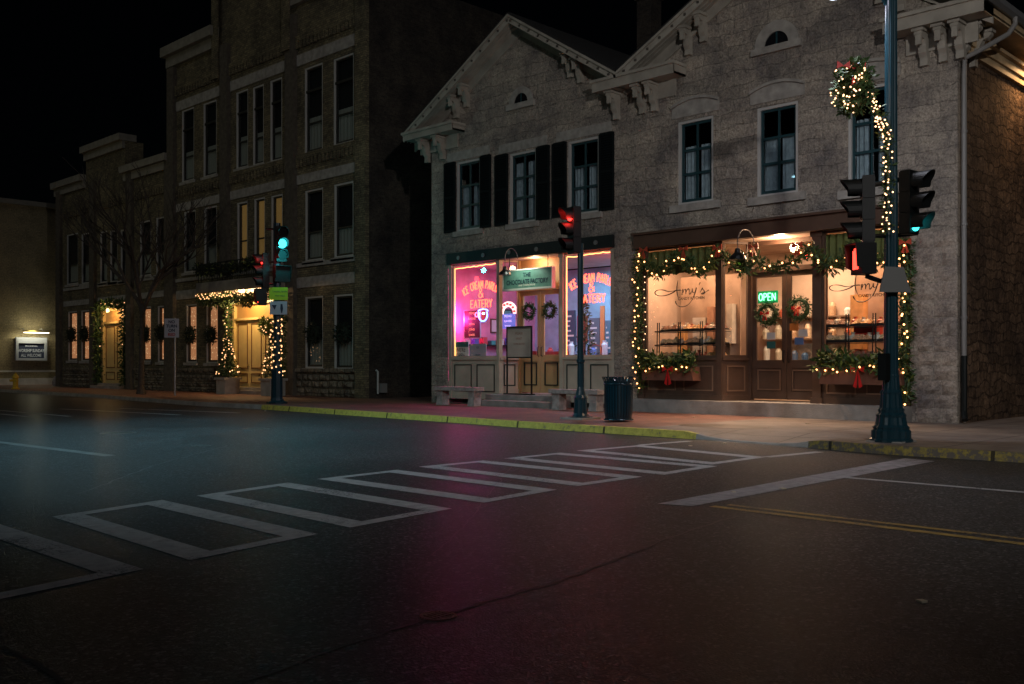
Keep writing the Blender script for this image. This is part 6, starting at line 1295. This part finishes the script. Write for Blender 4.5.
light_string('faint string of lights hanging straight beside the right signal head', [at(905.5, py, d3-.1) for py in (196, 233)], every=.10, jit=.01, bulb=BULBW)
wr = wreath('large lit fir wreath with red bows high on the tall lamp pole', at(853.5, 87, d3-.1), .31, nrm=(-.5, -.87, 0), rad=.15, size=.12, dens=640, bulbs=64, bulbmesh=BULBW, bow=False, group=None)
for dx, dz in ((-10, 66), (6, 67), (5, 82)):
    c_ = at(853+dx, dz, d3-.3); b = MB()
    for s_ in (-1, 1): b.slab([c_, c_+rgt*s_*.10+Vector((0, 0, .08)), c_+rgt*s_*.11-Vector((0, 0, .05))], nr*.03)
    b.build('bow', emi('bow_glow', (.5, .01, .02), .25) if 0 else M_ribbon, wr)
# trash can
x, y = G(618.5, 421.5, SWZ); o = thing('trash_can', 'slatted blue-green metal trash can with flared rim between the two shopfronts', 'trash can', (x, y, SWZ), None)
one(lambda b: b.lathe([(.27, .03), (.28, .9)], (x, y, SWZ), 24), 'liner', M_black, o)
b = MB()
for k in range(30):
    a = 6.283*k/30; pts = []
    for (rr2, z) in ((.29, .04), (.315, .2), (.32, .5), (.32, .80), (.335, .90), (.37, .98), (.37, 1.0)): pts.append((rr2, z))
    for (r0, z0_), (r1, z1_) in zip(pts, pts[1:]):
        da = .075; b.face([(x+r0*math.cos(a-da), y+r0*math.sin(a-da), SWZ+z0_), (x+r0*math.cos(a+da), y+r0*math.sin(a+da), SWZ+z0_), (x+r1*math.cos(a+da), y+r1*math.sin(a+da), SWZ+z1_), (x+r1*math.cos(a-da), y+r1*math.sin(a-da), SWZ+z1_)])
b.build('slats', M_can, o); 
for z in (.05, .84): one(lambda b: b.tube([(x+.318*math.cos(6.283*k/24), y+.318*math.sin(6.283*k/24), SWZ+z) for k in range(24)], .018, 6, closed=True), 'hoop', M_can, o)
one(lambda b: b.lathe([(.25, .95), (.20, 1.0), (.12, 1.0)], (x, y, SWZ), 20), 'lid', M_black, o)

# street lamps outside the picture, the far left one added for the brick fronts
def street_lamp(x, y, h, e, col, dx, dy, lab, ang=150, sz=.25, tgt=None):
    o = thing('street_lamp', lab, 'street lamp', (x, y, 0), 'street lamps around the crossing'); one(lambda b: b.lathe([(.22, 0), (.2, .3), (.1, .5), (.07, h)], (x, y, 0), 14), 'pole', M_pole, o)
    one(lambda b: b.tube([(x, y, h-.3), (x+dx*.5, y+dy*.5, h), (x+dx, y+dy, h)], .04, 8), 'lamp_arm', M_pole, o); hd = one(lambda b: b.lathe([(.16, .12), (.25, .03), (.22, 0)], (x+dx, y+dy, h-.1), 16), 'lamp_head', M_pole, o); one(lambda b: b.lathe([(.17, -.03), (.19, .0)], (x+dx, y+dy, h-.105), 16), 'lamp_lens', emi('lens_glow', col, 10), hd)
    light('street_lamp_light', 'SPOT', (x+dx, y+dy, h-.18), e, col, size=sz, target=tgt or (x+dx*1.3, y+dy*1.3, 0), spot=ang, blend=1.0, parent=o)
street_lamp(-22.6, 3.2, 9.0, 3300, (.42, .85, 1.0), 2.9, 4.9, 'tall teal street lamp with a long arm reaching over the left side of the crossing', 118, sz=.5)
street_lamp(6.0, 2.0, 9.5, 6800, (1.0, .96, .93), -1.2, 1.0, 'teal street lamp standing right of the crossing beyond the picture', 110, tgt=(-15, 22, 7.5))
street_lamp(-56.6, -6.6, 10.0, 1100, (1.0, .95, .50), 1.0, 2.0, 'added teal street lamp out of view, brightening the brick fronts', 100, tgt=(-40, 23, 6.0))  # unseen lamp added to brighten the dark brick fronts
